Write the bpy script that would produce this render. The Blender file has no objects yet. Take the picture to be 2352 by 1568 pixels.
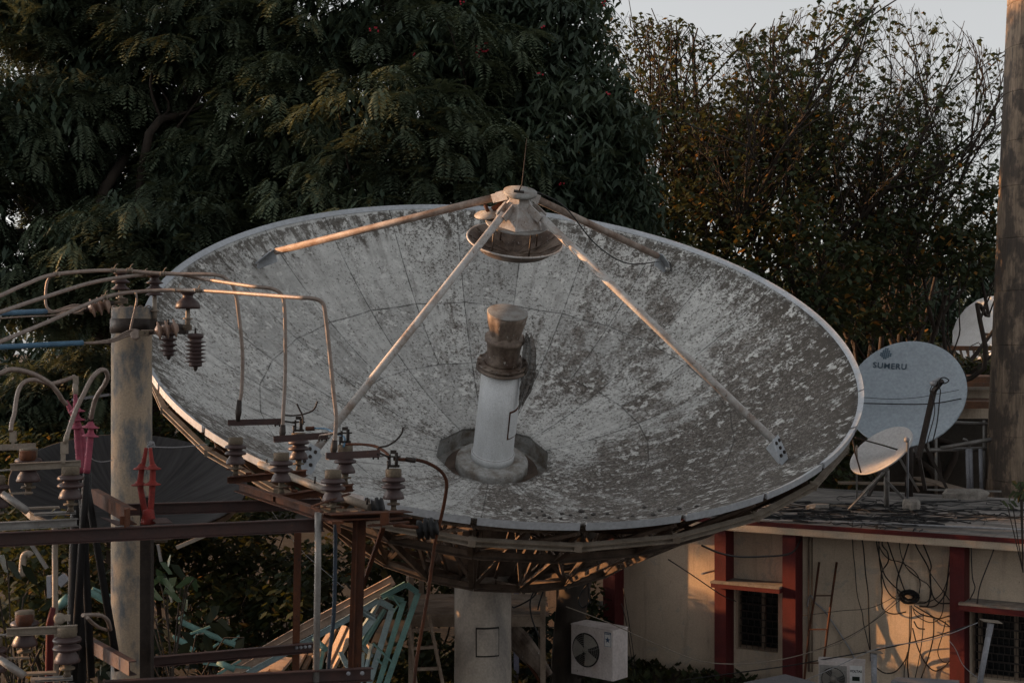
import bpy, math, random
import numpy as np
from mathutils import Vector, Matrix
SC = bpy.context.scene
COL = SC.collection
F = 3231.0; CX = 1176.0; CY = 784.0; H = 6.5
R_ = math.radians
random.seed(7)

def at(px, py, Y):
    """a point of the place at ground distance Y seen along the measured direction"""
    return Vector(((px - CX) / F * Y, Y, H - (py - CY) / F * Y))
def atz(px, py, z):
    Y = (H - z) * F / (py - CY)
    return at(px, py, Y)

# ------------------------------------------------------------------ mesh builder
class MB:
    def __init__(s): s.v = []; s.f = []; s.sm = []
    def add(s, vs, fs, smooth=False):
        b = len(s.v); s.v += [tuple(v) for v in vs]
        s.f += [tuple(b + i for i in f) for f in fs]; s.sm += [smooth] * len(fs); return s
    def box(s, c, size, M=None):
        hx, hy, hz = size[0] / 2, size[1] / 2, size[2] / 2
        vs = [Vector((x, y, z)) for x in (-hx, hx) for y in (-hy, hy) for z in (-hz, hz)]
        if M is not None: vs = [M @ v for v in vs]
        vs = [v + Vector(c) for v in vs]
        return s.add(vs, [(0, 1, 3, 2), (4, 6, 7, 5), (0, 4, 5, 1), (2, 3, 7, 6), (0, 2, 6, 4), (1, 5, 7, 3)])
    def beam(s, a, b, w, h, up=(0, 0, 1)):
        a = Vector(a); b = Vector(b); d = (b - a); L = d.length; d.normalize()
        u = Vector(up); x = d.cross(u)
        if x.length < 1e-4: x = d.cross(Vector((1, 0, 0)))
        x.normalize(); z = x.cross(d).normalized()
        vs = [p + x * (i * w / 2) + z * (j * h / 2) for p in (a, b) for i, j in ((-1, -1), (1, -1), (1, 1), (-1, 1))]
        return s.add(vs, [(0, 3, 2, 1), (4, 5, 6, 7), (0, 1, 5, 4), (1, 2, 6, 5), (2, 3, 7, 6), (3, 0, 4, 7)])
    def prof(s, a, b, poly, up=(0, 0, 1)):
        """extrude closed 2d profile (x sideways, z up) from a to b"""
        a = Vector(a); b = Vector(b); d = (b - a).normalized()
        x = d.cross(Vector(up)); x.normalize(); z = x.cross(d).normalized(); n = len(poly)
        vs = [p + x * q[0] + z * q[1] for p in (a, b) for q in poly]
        fs = [(i, (i + 1) % n, n + (i + 1) % n, n + i) for i in range(n)]
        fs += [tuple(range(n))[::-1], tuple(range(n, 2 * n))]
        return s.add(vs, fs)
    def channel(s, a, b, h, w, t=.008, side=1, up=(0, 0, 1)):
        k = side
        return s.prof(a, b, [(0, -h/2), (k*w, -h/2), (k*w, -h/2+t), (k*t, -h/2+t), (k*t, h/2-t), (k*w, h/2-t), (k*w, h/2), (0, h/2)], up)
    def angle(s, a, b, h, w, t=.008, side=1, up=(0, 0, 1), flip=1):
        k = side
        return s.prof(a, b, [(0, -h/2), (k*w, -h/2), (k*w, -h/2+t), (k*t, -h/2+t), (k*t, h/2), (0, h/2)] if flip == 1 else
                      [(0, h/2), (k*w, h/2), (k*w, h/2-t), (k*t, h/2-t), (k*t, -h/2), (0, -h/2)], up)
    def tube(s, pts, r, seg=8, caps=True):
        pts = [Vector(p) for p in pts]; n = len(pts)
        rs = r if isinstance(r, (list, tuple)) else [r] * n
        t0 = (pts[1] - pts[0]).normalized()
        x = t0.cross(Vector((0, 0, 1)))
        if x.length < .05: x = t0.cross(Vector((1, 0, 0)))
        x.normalize(); vs = []
        for i, p in enumerate(pts):
            t = (pts[min(i+1, n-1)] - pts[max(i-1, 0)]).normalized()
            x = (x - t * x.dot(t))
            if x.length < 1e-5: x = t.cross(Vector((0, 1, .3)))
            x.normalize(); y = t.cross(x)
            for k in range(seg):
                a = 2 * math.pi * k / seg
                vs.append(p + (x * math.cos(a) + y * math.sin(a)) * rs[i])
        fs = [(i*seg+k, i*seg+(k+1) % seg, (i+1)*seg+(k+1) % seg, (i+1)*seg+k) for i in range(n-1) for k in range(seg)]
        s.add(vs, fs, True)
        if caps: s.add([], []); b = len(s.v) - n*seg; s.f += [tuple(b+k for k in range(seg))[::-1], tuple(b+(n-1)*seg+k for k in range(seg))]; s.sm += [False]*2
        return s
    def lathe(s, prof, o=(0, 0, 0), M=None, seg=24, smooth=True):
        o = Vector(o); n = len(prof); vs = []
        for r, z in prof:
            for k in range(seg):
                a = 2*math.pi*k/seg; v = Vector((r*math.cos(a), r*math.sin(a), z))
                vs.append((M @ v if M is not None else v) + o)
        fs = [(i*seg+k, i*seg+(k+1) % seg, (i+1)*seg+(k+1) % seg, (i+1)*seg+k) for i in range(n-1) for k in range(seg)]
        s.add(vs, fs, smooth)
        b = len(s.v) - n*seg
        if prof[0][0] > 1e-4: s.f.append(tuple(b+k for k in range(seg))[::-1]); s.sm.append(False)
        if prof[-1][0] > 1e-4: s.f.append(tuple(b+(n-1)*seg+k for k in range(seg))); s.sm.append(False)
        return s
    def build(s, name, mat, parent=None, off=None):
        me = bpy.data.meshes.new(name)
        o = off if off is not None else Vector((0, 0, 0))
        me.from_pydata([(v[0]-o[0], v[1]-o[1], v[2]-o[2]) for v in s.v], [], s.f)
        me.polygons.foreach_set('use_smooth', s.sm)
        me.materials.append(mat); me.update()
        ob = bpy.data.objects.new(name, me); COL.objects.link(ob)
        if parent: ob.parent = parent
        return ob

def smooth_pts(pts, n=6):
    pts = [Vector(p) for p in pts]
    if len(pts) < 3: return pts
    P = [pts[0]*2-pts[1]] + pts + [pts[-1]*2-pts[-2]]; out = []
    for i in range(1, len(P)-2):
        a, b, c, d = P[i-1:i+3]
        for k in range(n):
            t = k/n
            out.append(.5*((2*b)+(c-a)*t+(2*a-5*b+4*c-d)*t*t+(3*b-a-3*c+d)*t**3))
    return out + [pts[-1]]
def path(pp, Y):
    """list of measured (px,py) + distance(s) -> world points"""
    n = len(pp); Ys = Y if isinstance(Y, (list, tuple)) and len(Y) == n else None
    if Ys is None:
        y0, y1 = Y if isinstance(Y, (list, tuple)) else (Y, Y)
        Ys = [y0+(y1-y0)*i/(n-1) for i in range(n)]
    return [at(p[0], p[1], y) for p, y in zip(pp, Ys)]

# ------------------------------------------------------------------ tagging
def tag(o, label=None, cat=None, group=None, kind=None):
    if label: o['label'] = label
    if cat: o['category'] = cat
    if group: o['group'] = group
    if kind: o['kind'] = kind
    return o
class Thing:
    def __init__(s, name, label, cat, loc=(0, 0, 0), group=None, M=None):
        s.e = bpy.data.objects.new(name, None); COL.objects.link(s.e)
        s.loc = Vector(loc); s.e.empty_display_size = .1
        if M is not None: s.e.matrix_world = Matrix.Translation(s.loc) @ M.to_4x4(); s.local = True
        else: s.e.location = s.loc; s.local = False
        tag(s.e, label, cat, group)
    def part(s, name, mb, mat, parent=None, label=None):
        o = mb.build(name, mat, parent or s.e, None if s.local else s.loc)
        if label: o['label'] = label
        return o
def single(name, mb, mat, label, cat, group=None, kind=None):
    """one-mesh thing, origin at its first vertex's neighbourhood"""
    vs = mb.v; n = len(vs)
    c = Vector((sum(v[0] for v in vs)/n, sum(v[1] for v in vs)/n, min(v[2] for v in vs)))
    o = mb.build(name, mat, None, c); o.location = c
    return tag(o, label, cat, group, kind)
def copy_tree(o, parent=None):
    c = o.copy(); COL.objects.link(c)
    if parent: c.parent = parent
    for ch in list(o.children): copy_tree(ch, c)
    return c

# ------------------------------------------------------------------ materials
def NT(name):
    m = bpy.data.materials.new(name); m.use_nodes = True; nt = m.node_tree
    return m, nt, nt.nodes['Principled BSDF'], nt.nodes['Material Output']
def N(nt, t, **kw):
    n = nt.nodes.new(t)
    for k, v in kw.items(): setattr(n, k, v)
    return n
def inp(nt, sock, v):
    if isinstance(v, (int, float)): sock.default_value = v
    elif isinstance(v, tuple): sock.default_value = v if len(v) == 4 or sock.type == 'VECTOR' else v + (1,)
    else: nt.links.new(v, sock)
def math_(nt, op, a, b=None, c=None, clamp=False):
    n = N(nt, 'ShaderNodeMath', operation=op, use_clamp=clamp)
    inp(nt, n.inputs[0], a)
    if b is not None: inp(nt, n.inputs[1], b)
    if c is not None: inp(nt, n.inputs[2], c)
    return n.outputs[0]
def ramp(nt, fac, stops):
    n = N(nt, 'ShaderNodeValToRGB'); e = n.color_ramp.elements
    while len(e) < len(stops): e.new(.5)
    for i, (p, c) in enumerate(stops):
        e[i].position = p; e[i].color = (c, c, c, 1) if isinstance(c, (int, float)) else tuple(c) + (1,)
    inp(nt, n.inputs[0], fac); return n.outputs[0]
def mix(nt, fac, a, b, mode='MIX'):
    n = N(nt, 'ShaderNodeMix', data_type='RGBA', blend_type=mode)
    inp(nt, n.inputs[0], fac); inp(nt, n.inputs[6], a); inp(nt, n.inputs[7], b); return n.outputs[2]
def noise(nt, vec, scale, detail=4, rough=.6, out=0, dist=0):
    n = N(nt, 'ShaderNodeTexNoise'); nt.links.new(vec, n.inputs['Vector'])
    n.inputs['Scale'].default_value = scale; n.inputs['Detail'].default_value = detail
    n.inputs['Roughness'].default_value = rough; n.inputs['Distortion'].default_value = dist
    return n.outputs[out]
def mapping(nt, vec, scale=(1, 1, 1)):
    n = N(nt, 'ShaderNodeMapping'); nt.links.new(vec, n.inputs[0]); n.inputs['Scale'].default_value = scale; return n.outputs[0]
def bump(nt, bs, h, strength=.3, dist=.02):
    b = N(nt, 'ShaderNodeBump'); b.inputs['Strength'].default_value = strength; b.inputs['Distance'].default_value = dist
    inp(nt, b.inputs['Height'], h); nt.links.new(b.outputs[0], bs.inputs['Normal'])

def surf(name, base, dark=None, spots=None, rough=.7, metal=0., scale=3., stretch=(1, 1, 1), amt=(.35, .65), spot_scale=30., spot_cut=.6, bmp=.2, spec=.3):
    m, nt, bs, out = NT(name)
    tc = N(nt, 'ShaderNodeTexCoord').outputs['Object']; v = mapping(nt, tc, stretch)
    n1 = noise(nt, v, scale, 6, .65)
    c = mix(nt, ramp(nt, n1, [(amt[0], 0.), (amt[1], 1.)]), tuple(base), tuple(dark or [k*.6 for k in base]))
    n2 = noise(nt, v, spot_scale, 5, .7)
    if spots: c = mix(nt, ramp(nt, n2, [(spot_cut, 0.), (spot_cut+.07, 1.)]), c, tuple(spots))
    fine = noise(nt, tc, spot_scale*2.3, 2, .5)
    c = mix(nt, 1., c, ramp(nt, fine, [(.25, .82), (.75, 1.12)]), 'MULTIPLY')
    inp(nt, bs.inputs['Base Color'], c); bs.inputs['Roughness'].default_value = rough
    inp(nt, bs.inputs['Roughness'], ramp(nt, n2, [(.3, min(1, rough+.1)), (.7, max(.05, rough-.12))]))
    bs.inputs['Metallic'].default_value = metal; bs.inputs['Specular IOR Level'].default_value = spec
    if bmp: bump(nt, bs, n2, bmp, .01)
    return m

M = {}
M['white_paint'] = surf('white_paint', (.66, .68, .70), (.50, .51, .51), (.10, .075, .055), .5, 0, 2.5, (1, 1, .35), (.4, .8), 22, .66)
M['rim_paint'] = surf('rim_paint', (.40, .425, .46), (.30, .32, .34), (.2, .18, .15), .5, 0, 1.5, (1, 1, 1), (.45, .8), 9, .7)
M['strut_paint'] = surf('strut_paint', (.46, .45, .44), (.26, .20, .165), (.12, .06, .03), .55, 0, 3.5, (1, 1, 1), (.42, .68), 16, .60)
M['rust_strut'] = surf('rusty_strut_paint', (.36, .30, .26), (.15, .09, .06), (.36, .34, .32), .65, 0, 2.5, (1, 1, 1), (.35, .65), 10, .62)
M['stain_metal'] = surf('stained_metal', (.24, .19, .155), (.055, .034, .024), (.36, .34, .32), .6, 0, 3.5, (1, 1, .5), (.36, .62), 14, .62)
M['brown_paint'] = surf('stained_plate', (.27, .27, .26), (.15, .12, .10), (.05, .03, .02), .6, 0, 5, (1, 1, 1), (.4, .7), 18, .64)
M['truss_steel'] = surf('truss_steel', (.125, .092, .072), (.05, .035, .027), (.04, .02, .015), .8, 0, 3, (1, 1, 1), (.35, .65), 12, .62)
M['concrete'] = surf('concrete', (.40, .35, .30), (.21, .19, .175), (.07, .06, .055), .9, 0, 2.2, (1, 1, .22), (.35, .65), 12, .70)
M['pole_concrete'] = surf('pole_concrete', (.30, .235, .17), (.115, .118, .12), (.05, .045, .04), .9, 0, 5, (1, 1, .45), (.44, .58), 26, .64, bmp=.4)
M['hub_concrete'] = surf('hub_metal', (.34, .34, .33), (.15, .125, .10), (.05, .035, .03), .75, 0, 4, (1, 1, 1), (.4, .65), 15, .64)
M['red_steel'] = surf('oxide_red_steel', (.050, .018, .014), (.028, .012, .011), (.11, .038, .015), .55, 0, 5, (1, 1, 1), (.35, .65), 24, .66, spec=.45)
M['rust'] = surf('rusted_steel', (.105, .036, .015), (.045, .018, .011), (.025, .014, .010), .85, 0, 6, (1, 1, .5), (.35, .62), 30, .6)
M['galv'] = surf('galvanised_steel', (.26, .25, .24), (.15, .14, .13), (.13, .07, .04), .5, .35, 5, (1, 1, .6), (.4, .7), 20, .66)
M['galv_tan'] = surf('dusty_galvanised_steel', (.26, .22, .18), (.15, .12, .09), (.10, .05, .03), .6, .15, 5, (1, 1, .6), (.4, .7), 22, .64)
M['porcelain'] = surf('brown_porcelain', (.065, .040, .038), (.042, .028, .028), None, .45, 0, 9, (1, 1, 1), (.35, .65), 30, bmp=.05, spec=.3)
M['cap_iron'] = surf('dusty_iron_cap', (.15, .12, .085), (.08, .06, .045), (.05, .025, .015), .75, .1, 12, (1, 1, 1), (.35, .65), 40, .62)
M['dark_iron'] = surf('dark_iron', (.045, .035, .03), (.025, .02, .018), (.10, .045, .02), .6, .3, 15, (1, 1, 1), (.35, .65), 50, .64)
M['conductor'] = surf('aluminium_conductor', (.27, .22, .19), (.17, .13, .11), (.10, .08, .07), .55, .3, 20, (1, 1, 1), (.4, .7), 70, .62)
M['blue'] = surf('blue_cable_sheath', (.07, .16, .25), (.045, .10, .17), (.03, .04, .05), .5, 0, 12, (1, 1, 1), (.4, .7), 40, .68)
M['navy'] = surf('navy_cable_sheath', (.03, .045, .065), (.02, .03, .045), None, .5, 0, 12)
M['glaze'] = surf('sunlit_disc_glaze', (.34, .235, .18), (.22, .15, .12), None, .4, 0, 12, spec=.3)  # disc glaze with the warm sun on the faces put into its colour
M['black'] = surf('black_cable', (.014, .014, .015), (.008, .008, .009), None, .6, 0, 9, (1, 1, 1), (.4, .7), 30, bmp=.05)
M['whitecable'] = surf('white_cable', (.30, .30, .31), (.17, .17, .18), None, .6, 0, 9, (1, 1, 1), (.4, .7), 30, bmp=.05)
M['red_rubber'] = surf('red_rubber', (.22, .024, .018), (.10, .014, .012), (.34, .12, .08), .68, 0, 12, (1, 1, 1), (.4, .7), 40, .66, bmp=.1)
M['pink_rubber'] = surf('pink_rubber', (.30, .065, .10), (.18, .04, .065), (.28, .15, .15), .7, 0, 12, (1, 1, 1), (.4, .7), 40, .66, bmp=.1)
M['aqua'] = surf('aqua_paint', (.125, .235, .215), (.08, .15, .145), (.12, .09, .06), .55, 0, 6, (1, 1, 1), (.4, .7), 22, .66)
M['pale_aqua'] = surf('faded_aqua_paint', (.26, .34, .36), (.18, .23, .25), (.13, .10, .08), .55, 0, 6, (1, 1, 1), (.4, .7), 22, .64)
M['cream_metal'] = surf('cream_metal', (.44, .34, .27), (.28, .21, .17), (.16, .11, .08), .6, 0, 4, (1, 1, 1), (.4, .7), 16, .66)
M['timber'] = surf('weathered_timber', (.24, .19, .15), (.13, .095, .07), (.07, .05, .04), .85, 0, 3, (1, 1, 1), (.35, .65), 20, .62)
M['ac_body'] = surf('air_conditioner_paint', (.56, .51, .50), (.38, .33, .31), (.18, .13, .10), .55, 0, 3, (1, 1, .4), (.40, .7), 11, .64)
M['grey_sheet'] = surf('grey_sheet_metal', (.20, .20, .215), (.14, .14, .15), (.28, .28, .3), .5, .2, 3, (1, 1, 1), (.4, .7), 15, .68)
M['red_wall'] = surf('dark_red_paint', (.085, .011, .012), (.055, .009, .010), (.03, .010, .010), .75, 0, 3, (1, 1, .3), (.4, .7), 14, .68)
M['lilac'] = surf('lilac_paint', (.25, .25, .34), (.18, .18, .25), None, .7, 0, 3, (1, 1, .3), (.4, .7), 14)
M['stone'] = surf('rough_stone', (.27, .245, .22), (.15, .135, .12), (.09, .08, .07), .95, 0, 8, (1, 1, 1), (.35, .65), 24, .6, bmp=.6)
M['pebble'] = surf('dark_pebble', (.09, .085, .08), (.05, .045, .045), None, .9, 0, 8, (1, 1, 1), (.35, .65), 24)
M['glass'] = surf('dark_window_glass', (.012, .014, .015), (.008, .009, .010), None, .15, 0, 2, bmp=0, spec=.5)
M['frame_wood'] = surf('window_frame_paint', (.20, .15, .11), (.12, .09, .07), (.30, .29, .27), .7, 0, 6, (1, 1, .4), (.4, .7), 20, .66)
M['pvc'] = surf('grey_plastic_pipe', (.27, .28, .31), (.2, .2, .22), None, .5, 0, 3, (1, 1, .5), (.4, .7), 14)
M['bark'] = surf('dark_bark', (.050, .038, .030), (.025, .020, .017), None, .95, 0, 4, (1, 1, .35), (.35, .65), 24)
M['soil'] = surf('leaf_littered_soil', (.03, .025, .018), (.018, .015, .012), (.06, .045, .025), .95, 0, 1.2, (1, 1, 1), (.35, .65), 9, .6)  # littered soil, its colour darkened to carry the shade on the yard
M['dark_shed'] = surf('dark_shed_wall', (.05, .042, .034), (.03, .025, .02), None, .9, 0, .8, (1, 1, .6), (.35, .65), 6)
M['rust_roof'] = surf('rusty_roof_sheet', (.20, .09, .045), (.09, .06, .045), (.26, .24, .22), .75, 0, 1.5, (1, 1, 1), (.35, .6), 7, .62)
M['blue_print'] = surf('blue_print', (.03, .075, .14), (.025, .06, .12), None, .6, bmp=0)
M['grey_print'] = surf('faded_grey_print', (.055, .09, .125), (.07, .11, .15), None, .6, bmp=0)
M['sticker'] = surf('white_sticker', (.6, .6, .6), (.5, .5, .5), None, .5, bmp=0)
M['fan'] = surf('fan_plastic', (.30, .28, .25), (.2, .18, .16), None, .5, bmp=0)
M['void'] = surf('opening_shade_and_print', (.02, .018, .016), (.015, .013, .012), None, .7, bmp=0)  # near-black that paints the shade inside openings; also used for black lettering
M['flower'] = surf('red_flower', (.45, .03, .05), (.3, .02, .04), None, .7, bmp=0)

def vadd(nt, vec, off):
    n = N(nt, 'ShaderNodeVectorMath', operation='ADD'); nt.links.new(vec, n.inputs[0]); n.inputs[1].default_value = off; return n.outputs[0]
# cream plaster, a little stained
def plaster():
    m, nt, bs, out = NT('cream_plaster')
    tc = N(nt, 'ShaderNodeTexCoord').outputs['Object']
    n1 = noise(nt, tc, .9, 6, .6); n3 = noise(nt, mapping(nt, tc, (2.5, 2.5, .3)), 2.2, 5, .6)
    c = mix(nt, ramp(nt, n1, [(.38, 0.), (.66, 1.)]), (.56, .455, .35), (.43, .35, .27))
    c = mix(nt, ramp(nt, n3, [(.54, 0.), (.74, .6)]), c, (.24, .19, .15))
    sp = noise(nt, tc, 5.5, 4, .7)
    c = mix(nt, ramp(nt, sp, [(.68, 0.), (.73, .75)]), c, (.15, .12, .10))
    pt = noise(nt, tc, 2.1, 6, .7, dist=.8)
    c = mix(nt, ramp(nt, pt, [(.585, 0.), (.60, .55)]), c, (.36, .33, .29))
    fine = noise(nt, tc, 45, 3, .6)
    c = mix(nt, 1., c, ramp(nt, fine, [(.3, .86), (.7, 1.1)]), 'MULTIPLY')
    inp(nt, bs.inputs['Base Color'], c); bs.inputs['Roughness'].default_value = .9; bump(nt, bs, math_(nt, 'ADD', fine, math_(nt, 'MULTIPLY', n1, 3.)), .4, .008)
    return m
M['plaster'] = plaster()

def roofmat():
    m, nt, bs, out = NT('stained_roof_slab')
    tc = N(nt, 'ShaderNodeTexCoord').outputs['Object']
    v = mapping(nt, tc, (.45, 1.6, 1.)); n1 = noise(nt, v, 1.3, 8, .72, dist=.6)
    c = ramp(nt, n1, [(.32, (.035, .035, .036)), (.44, (.10, .095, .09)), (.52, (.20, .18, .165)), (.64, (.34, .31, .29))])
    w = N(nt, 'ShaderNodeTexBrick'); nt.links.new(tc, w.inputs['Vector']); w.inputs['Scale'].default_value = 2.1
    w.inputs['Mortar Size'].default_value = .02; w.offset = 0
    w.inputs['Color1'].default_value = (1, 1, 1, 1); w.inputs['Color2'].default_value = (.8, .8, .8, 1); w.inputs['Mortar'].default_value = (.45, .45, .45, 1)
    c = mix(nt, .7, c, w.outputs[0], 'MULTIPLY')
    inp(nt, bs.inputs['Base Color'], c); bs.inputs['Roughness'].default_value = .85; bump(nt, bs, n1, .3, .02)
    return m
M['roof'] = roofmat()

def dishmat(dark=False):
    """weathered dish: tinted panels, seams, lichen specks, radial run-off streaks"""
    m, nt, bs, out = NT('weathered_dish_panels' if not dark else 'dark_dish_panels')
    tc = N(nt, 'ShaderNodeTexCoord').outputs['Object']
    s = N(nt, 'ShaderNodeSeparateXYZ'); nt.links.new(tc, s.inputs[0]); x, y = s.outputs[0], s.outputs[1]
    r = math_(nt, 'SQRT', math_(nt, 'ADD', math_(nt, 'MULTIPLY', x, x), math_(nt, 'MULTIPLY', y, y)))
    a = math_(nt, 'ARCTAN2', y, x)
    def comb(p, q, w=0.):
        n = N(nt, 'ShaderNodeCombineXYZ'); inp(nt, n.inputs[0], p); inp(nt, n.inputs[1], q); inp(nt, n.inputs[2], w); return n.outputs[0]
    NS = 26. if not dark else 40.
    seg = 2*math.pi/NS
    an = math_(nt, 'DIVIDE', math_(nt, 'ADD', a, R_(91.15) + 20*math.pi), seg)
    if dark:
        fr = math_(nt, 'FRACT', an)
        st = noise(nt, comb(math_(nt, 'MULTIPLY', a, 9.), math_(nt, 'MULTIPLY', r, .5)), 2., 4, .6)
        c = ramp(nt, st, [(.35, (.010, .010, .012)), (.65, (.040, .040, .043))])
        c = mix(nt, ramp(nt, math_(nt, 'ABSOLUTE', math_(nt, 'SUBTRACT', fr, .5)), [(.40, 0.), (.5, .8)]), c, (.03, .03, .03))
        inp(nt, bs.inputs['Base Color'], c); bs.inputs['Roughness'].default_value = .8
        return m
    RS = [2.62, 3.95, 5.78]
    # inner panels span two outer ones
    k3 = math_(nt, 'GREATER_THAN', r, RS[0])
    an2 = math_(nt, 'DIVIDE', an, 2.)
    # seam distance (metres) across
    def seamd(q, width):
        f = math_(nt, 'FRACT', q); d = math_(nt, 'MINIMUM', f, math_(nt, 'SUBTRACT', 1., f))
        return math_(nt, 'MULTIPLY', math_(nt, 'MULTIPLY', d, width), r)
    d_out = seamd(an, seg); d_in = seamd(an2, seg*2)
    d = math_(nt, 'ADD', math_(nt, 'MULTIPLY', d_out, k3), math_(nt, 'MULTIPLY', d_in, math_(nt, 'SUBTRACT', 1., k3)))
    # chord-shaped ring seams
    fr = math_(nt, 'SUBTRACT', math_(nt, 'FRACT', an), .5)
    rc = math_(nt, 'MULTIPLY', r, math_(nt, 'COSINE', math_(nt, 'MULTIPLY', fr, seg)))
    for q in RS[:2]:
        d = math_(nt, 'MINIMUM', d, math_(nt, 'ABSOLUTE', math_(nt, 'SUBTRACT', rc, q*math.cos(seg/2))))
    seam = ramp(nt, d, [(.005, 1.), (.015, 0.)])
    halo = ramp(nt, d, [(.0, 1.), (.10, 0.)])
    ring = math_(nt, 'ADD', math_(nt, 'GREATER_THAN', rc, RS[0]), math_(nt, 'MULTIPLY', math_(nt, 'GREATER_THAN', rc, RS[1]), 1.))
    idx = comb(math_(nt, 'ADD', math_(nt, 'MULTIPLY', math_(nt, 'FLOOR', an), k3), math_(nt, 'MULTIPLY', math_(nt, 'FLOOR', an2), math_(nt, 'SUBTRACT', 1., k3))), ring, 3.)
    wn = N(nt, 'ShaderNodeTexWhiteNoise'); nt.links.new(idx, wn.inputs[0])
    # noises
    big = noise(nt, tc, .42, 4, .6)
    run = noise(nt, comb(math_(nt, 'MULTIPLY', a, 26.), math_(nt, 'MULTIPLY', r, .9), 1.), 1.0, 6, .7)
    # radially stretched lichen
    rad = noise(nt, comb(math_(nt, 'MULTIPLY', math_(nt, 'MULTIPLY', a, 5.), 3.4), math_(nt, 'MULTIPLY', r, 4.2), 1.), 1.6, 7, .78)
    iso = noise(nt, tc, 19., 8, .82)
    iso2 = noise(nt, tc, 3.4, 8, .75)
    wn2 = N(nt, 'ShaderNodeTexWhiteNoise'); nt.links.new(vadd(nt, idx, (5.3, 1.7, 2.9)), wn2.inputs[0])
    side = math_(nt, 'ADD', math_(nt, 'MULTIPLY', x, .060), math_(nt, 'MULTIPLY', y, -.045))
    strk = noise(nt, comb(math_(nt, 'MULTIPLY', a, 7.), math_(nt, 'MULTIPLY', r, .35), 4.), 1.3, 5, .65)
    med = noise(nt, tc, 1.4, 5, .6)
    lowc = lambda n_, k: math_(nt, 'MULTIPLY', math_(nt, 'SUBTRACT', n_, .5), k)
    def add(*q):
        o_ = q[0]
        for z in q[1:]: o_ = math_(nt, 'ADD', o_, z)
        return o_
    dens = add(lowc(big, 1.9), lowc(strk, .7), lowc(med, 1.2), side, lowc(wn2.outputs[0], .20), .0)      # about -.5 .. .6
    edge = ramp(nt, math_(nt, 'DIVIDE', r, 6.), [(.78, 0.), (.942, 1.), (.953, 0.)])
    base = mix(nt, ramp(nt, iso2, [(.35, 0.), (.65, 1.)]), (.53, .53, .515), (.36, .362, .35))
    base = mix(nt, math_(nt, 'MULTIPLY', halo, .18), base, (.42, .44, .44))
    tint = math_(nt, 'ADD', .84, math_(nt, 'MULTIPLY', wn.outputs[0], .26))
    base = mix(nt, 1., base, comb(tint, tint, tint), 'MULTIPLY')
    # grey-brown film washed outward, with clean radial runs
    film = ramp(nt, add(dens, lowc(rad, .9), lowc(run, .6), lowc(iso2, .5)), [(.02, 0.), (.30, .92)])
    c = mix(nt, film, base, mix(nt, ramp(nt, iso2, [(.4, 0.), (.6, 1.)]), (.10, .084, .072), (.20, .178, .160)))
    # soft vertical washes
    c = mix(nt, ramp(nt, run, [(.48, 0.), (.70, .6)]), c, (.15, .14, .13))
    # dark moss along the rim, dripping inward
    em = ramp(nt, add(math_(nt, 'MULTIPLY', edge, .30), math_(nt, 'MULTIPLY', run, .6), math_(nt, 'MULTIPLY', rad, .5)), [(.76, 0.), (.84, .85)])
    c = mix(nt, em, c, (.070, .060, .050))
    # dark specks, patchy
    c = mix(nt, ramp(nt, add(iso, math_(nt, 'MULTIPLY', dens, .10), math_(nt, 'MULTIPLY', edge, .05)), [(.52, 0.), (.555, .92)]), c, (.066, .058, .050))
    # pale lichen flecks: small grains and larger rosettes
    fl = noise(nt, comb(x, y, 9.), 8.5, 6, .70)
    fl2 = noise(nt, comb(math_(nt, 'MULTIPLY', math_(nt, 'MULTIPLY', a, 5.), 2.2), math_(nt, 'MULTIPLY', r, 3.0), 2.), 1.5, 5, .68)
    c = mix(nt, ramp(nt, add(fl, lowc(med, .25)), [(.57, 0.), (.62, .85)]), c, (.60, .60, .58))
    c = mix(nt, ramp(nt, add(fl2, math_(nt, 'MULTIPLY', dens, .04)), [(.60, 0.), (.67, .7)]), c, (.47, .475, .46))
    vor = N(nt, 'ShaderNodeTexVoronoi'); nt.links.new(comb(x, y, 0.), vor.inputs['Vector']); vor.inputs['Scale'].default_value = 4.5
    vr = math_(nt, 'ADD', vor.outputs['Distance'], lowc(iso, .5))
    c = mix(nt, math_(nt, 'MULTIPLY', ramp(nt, vr, [(.10, .75), (.16, 0.)]), ramp(nt, med, [(.45, 0.), (.55, 1.)])), c, (.54, .545, .53))
    c = mix(nt, math_(nt, 'MULTIPLY', seam, ramp(nt, iso2, [(.40, .28), (.56, .9)])), c, (.05, .046, .042))
    inp(nt, bs.inputs['Base Color'], c); bs.inputs['Roughness'].default_value = .8; bs.inputs['Specular IOR Level'].default_value = .25
    bump(nt, bs, math_(nt, 'SUBTRACT', iso, math_(nt, 'MULTIPLY', seam, .8)), .35, .012)
    return m
M['dish'] = dishmat(); M['darkdish'] = dishmat(True)

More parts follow.
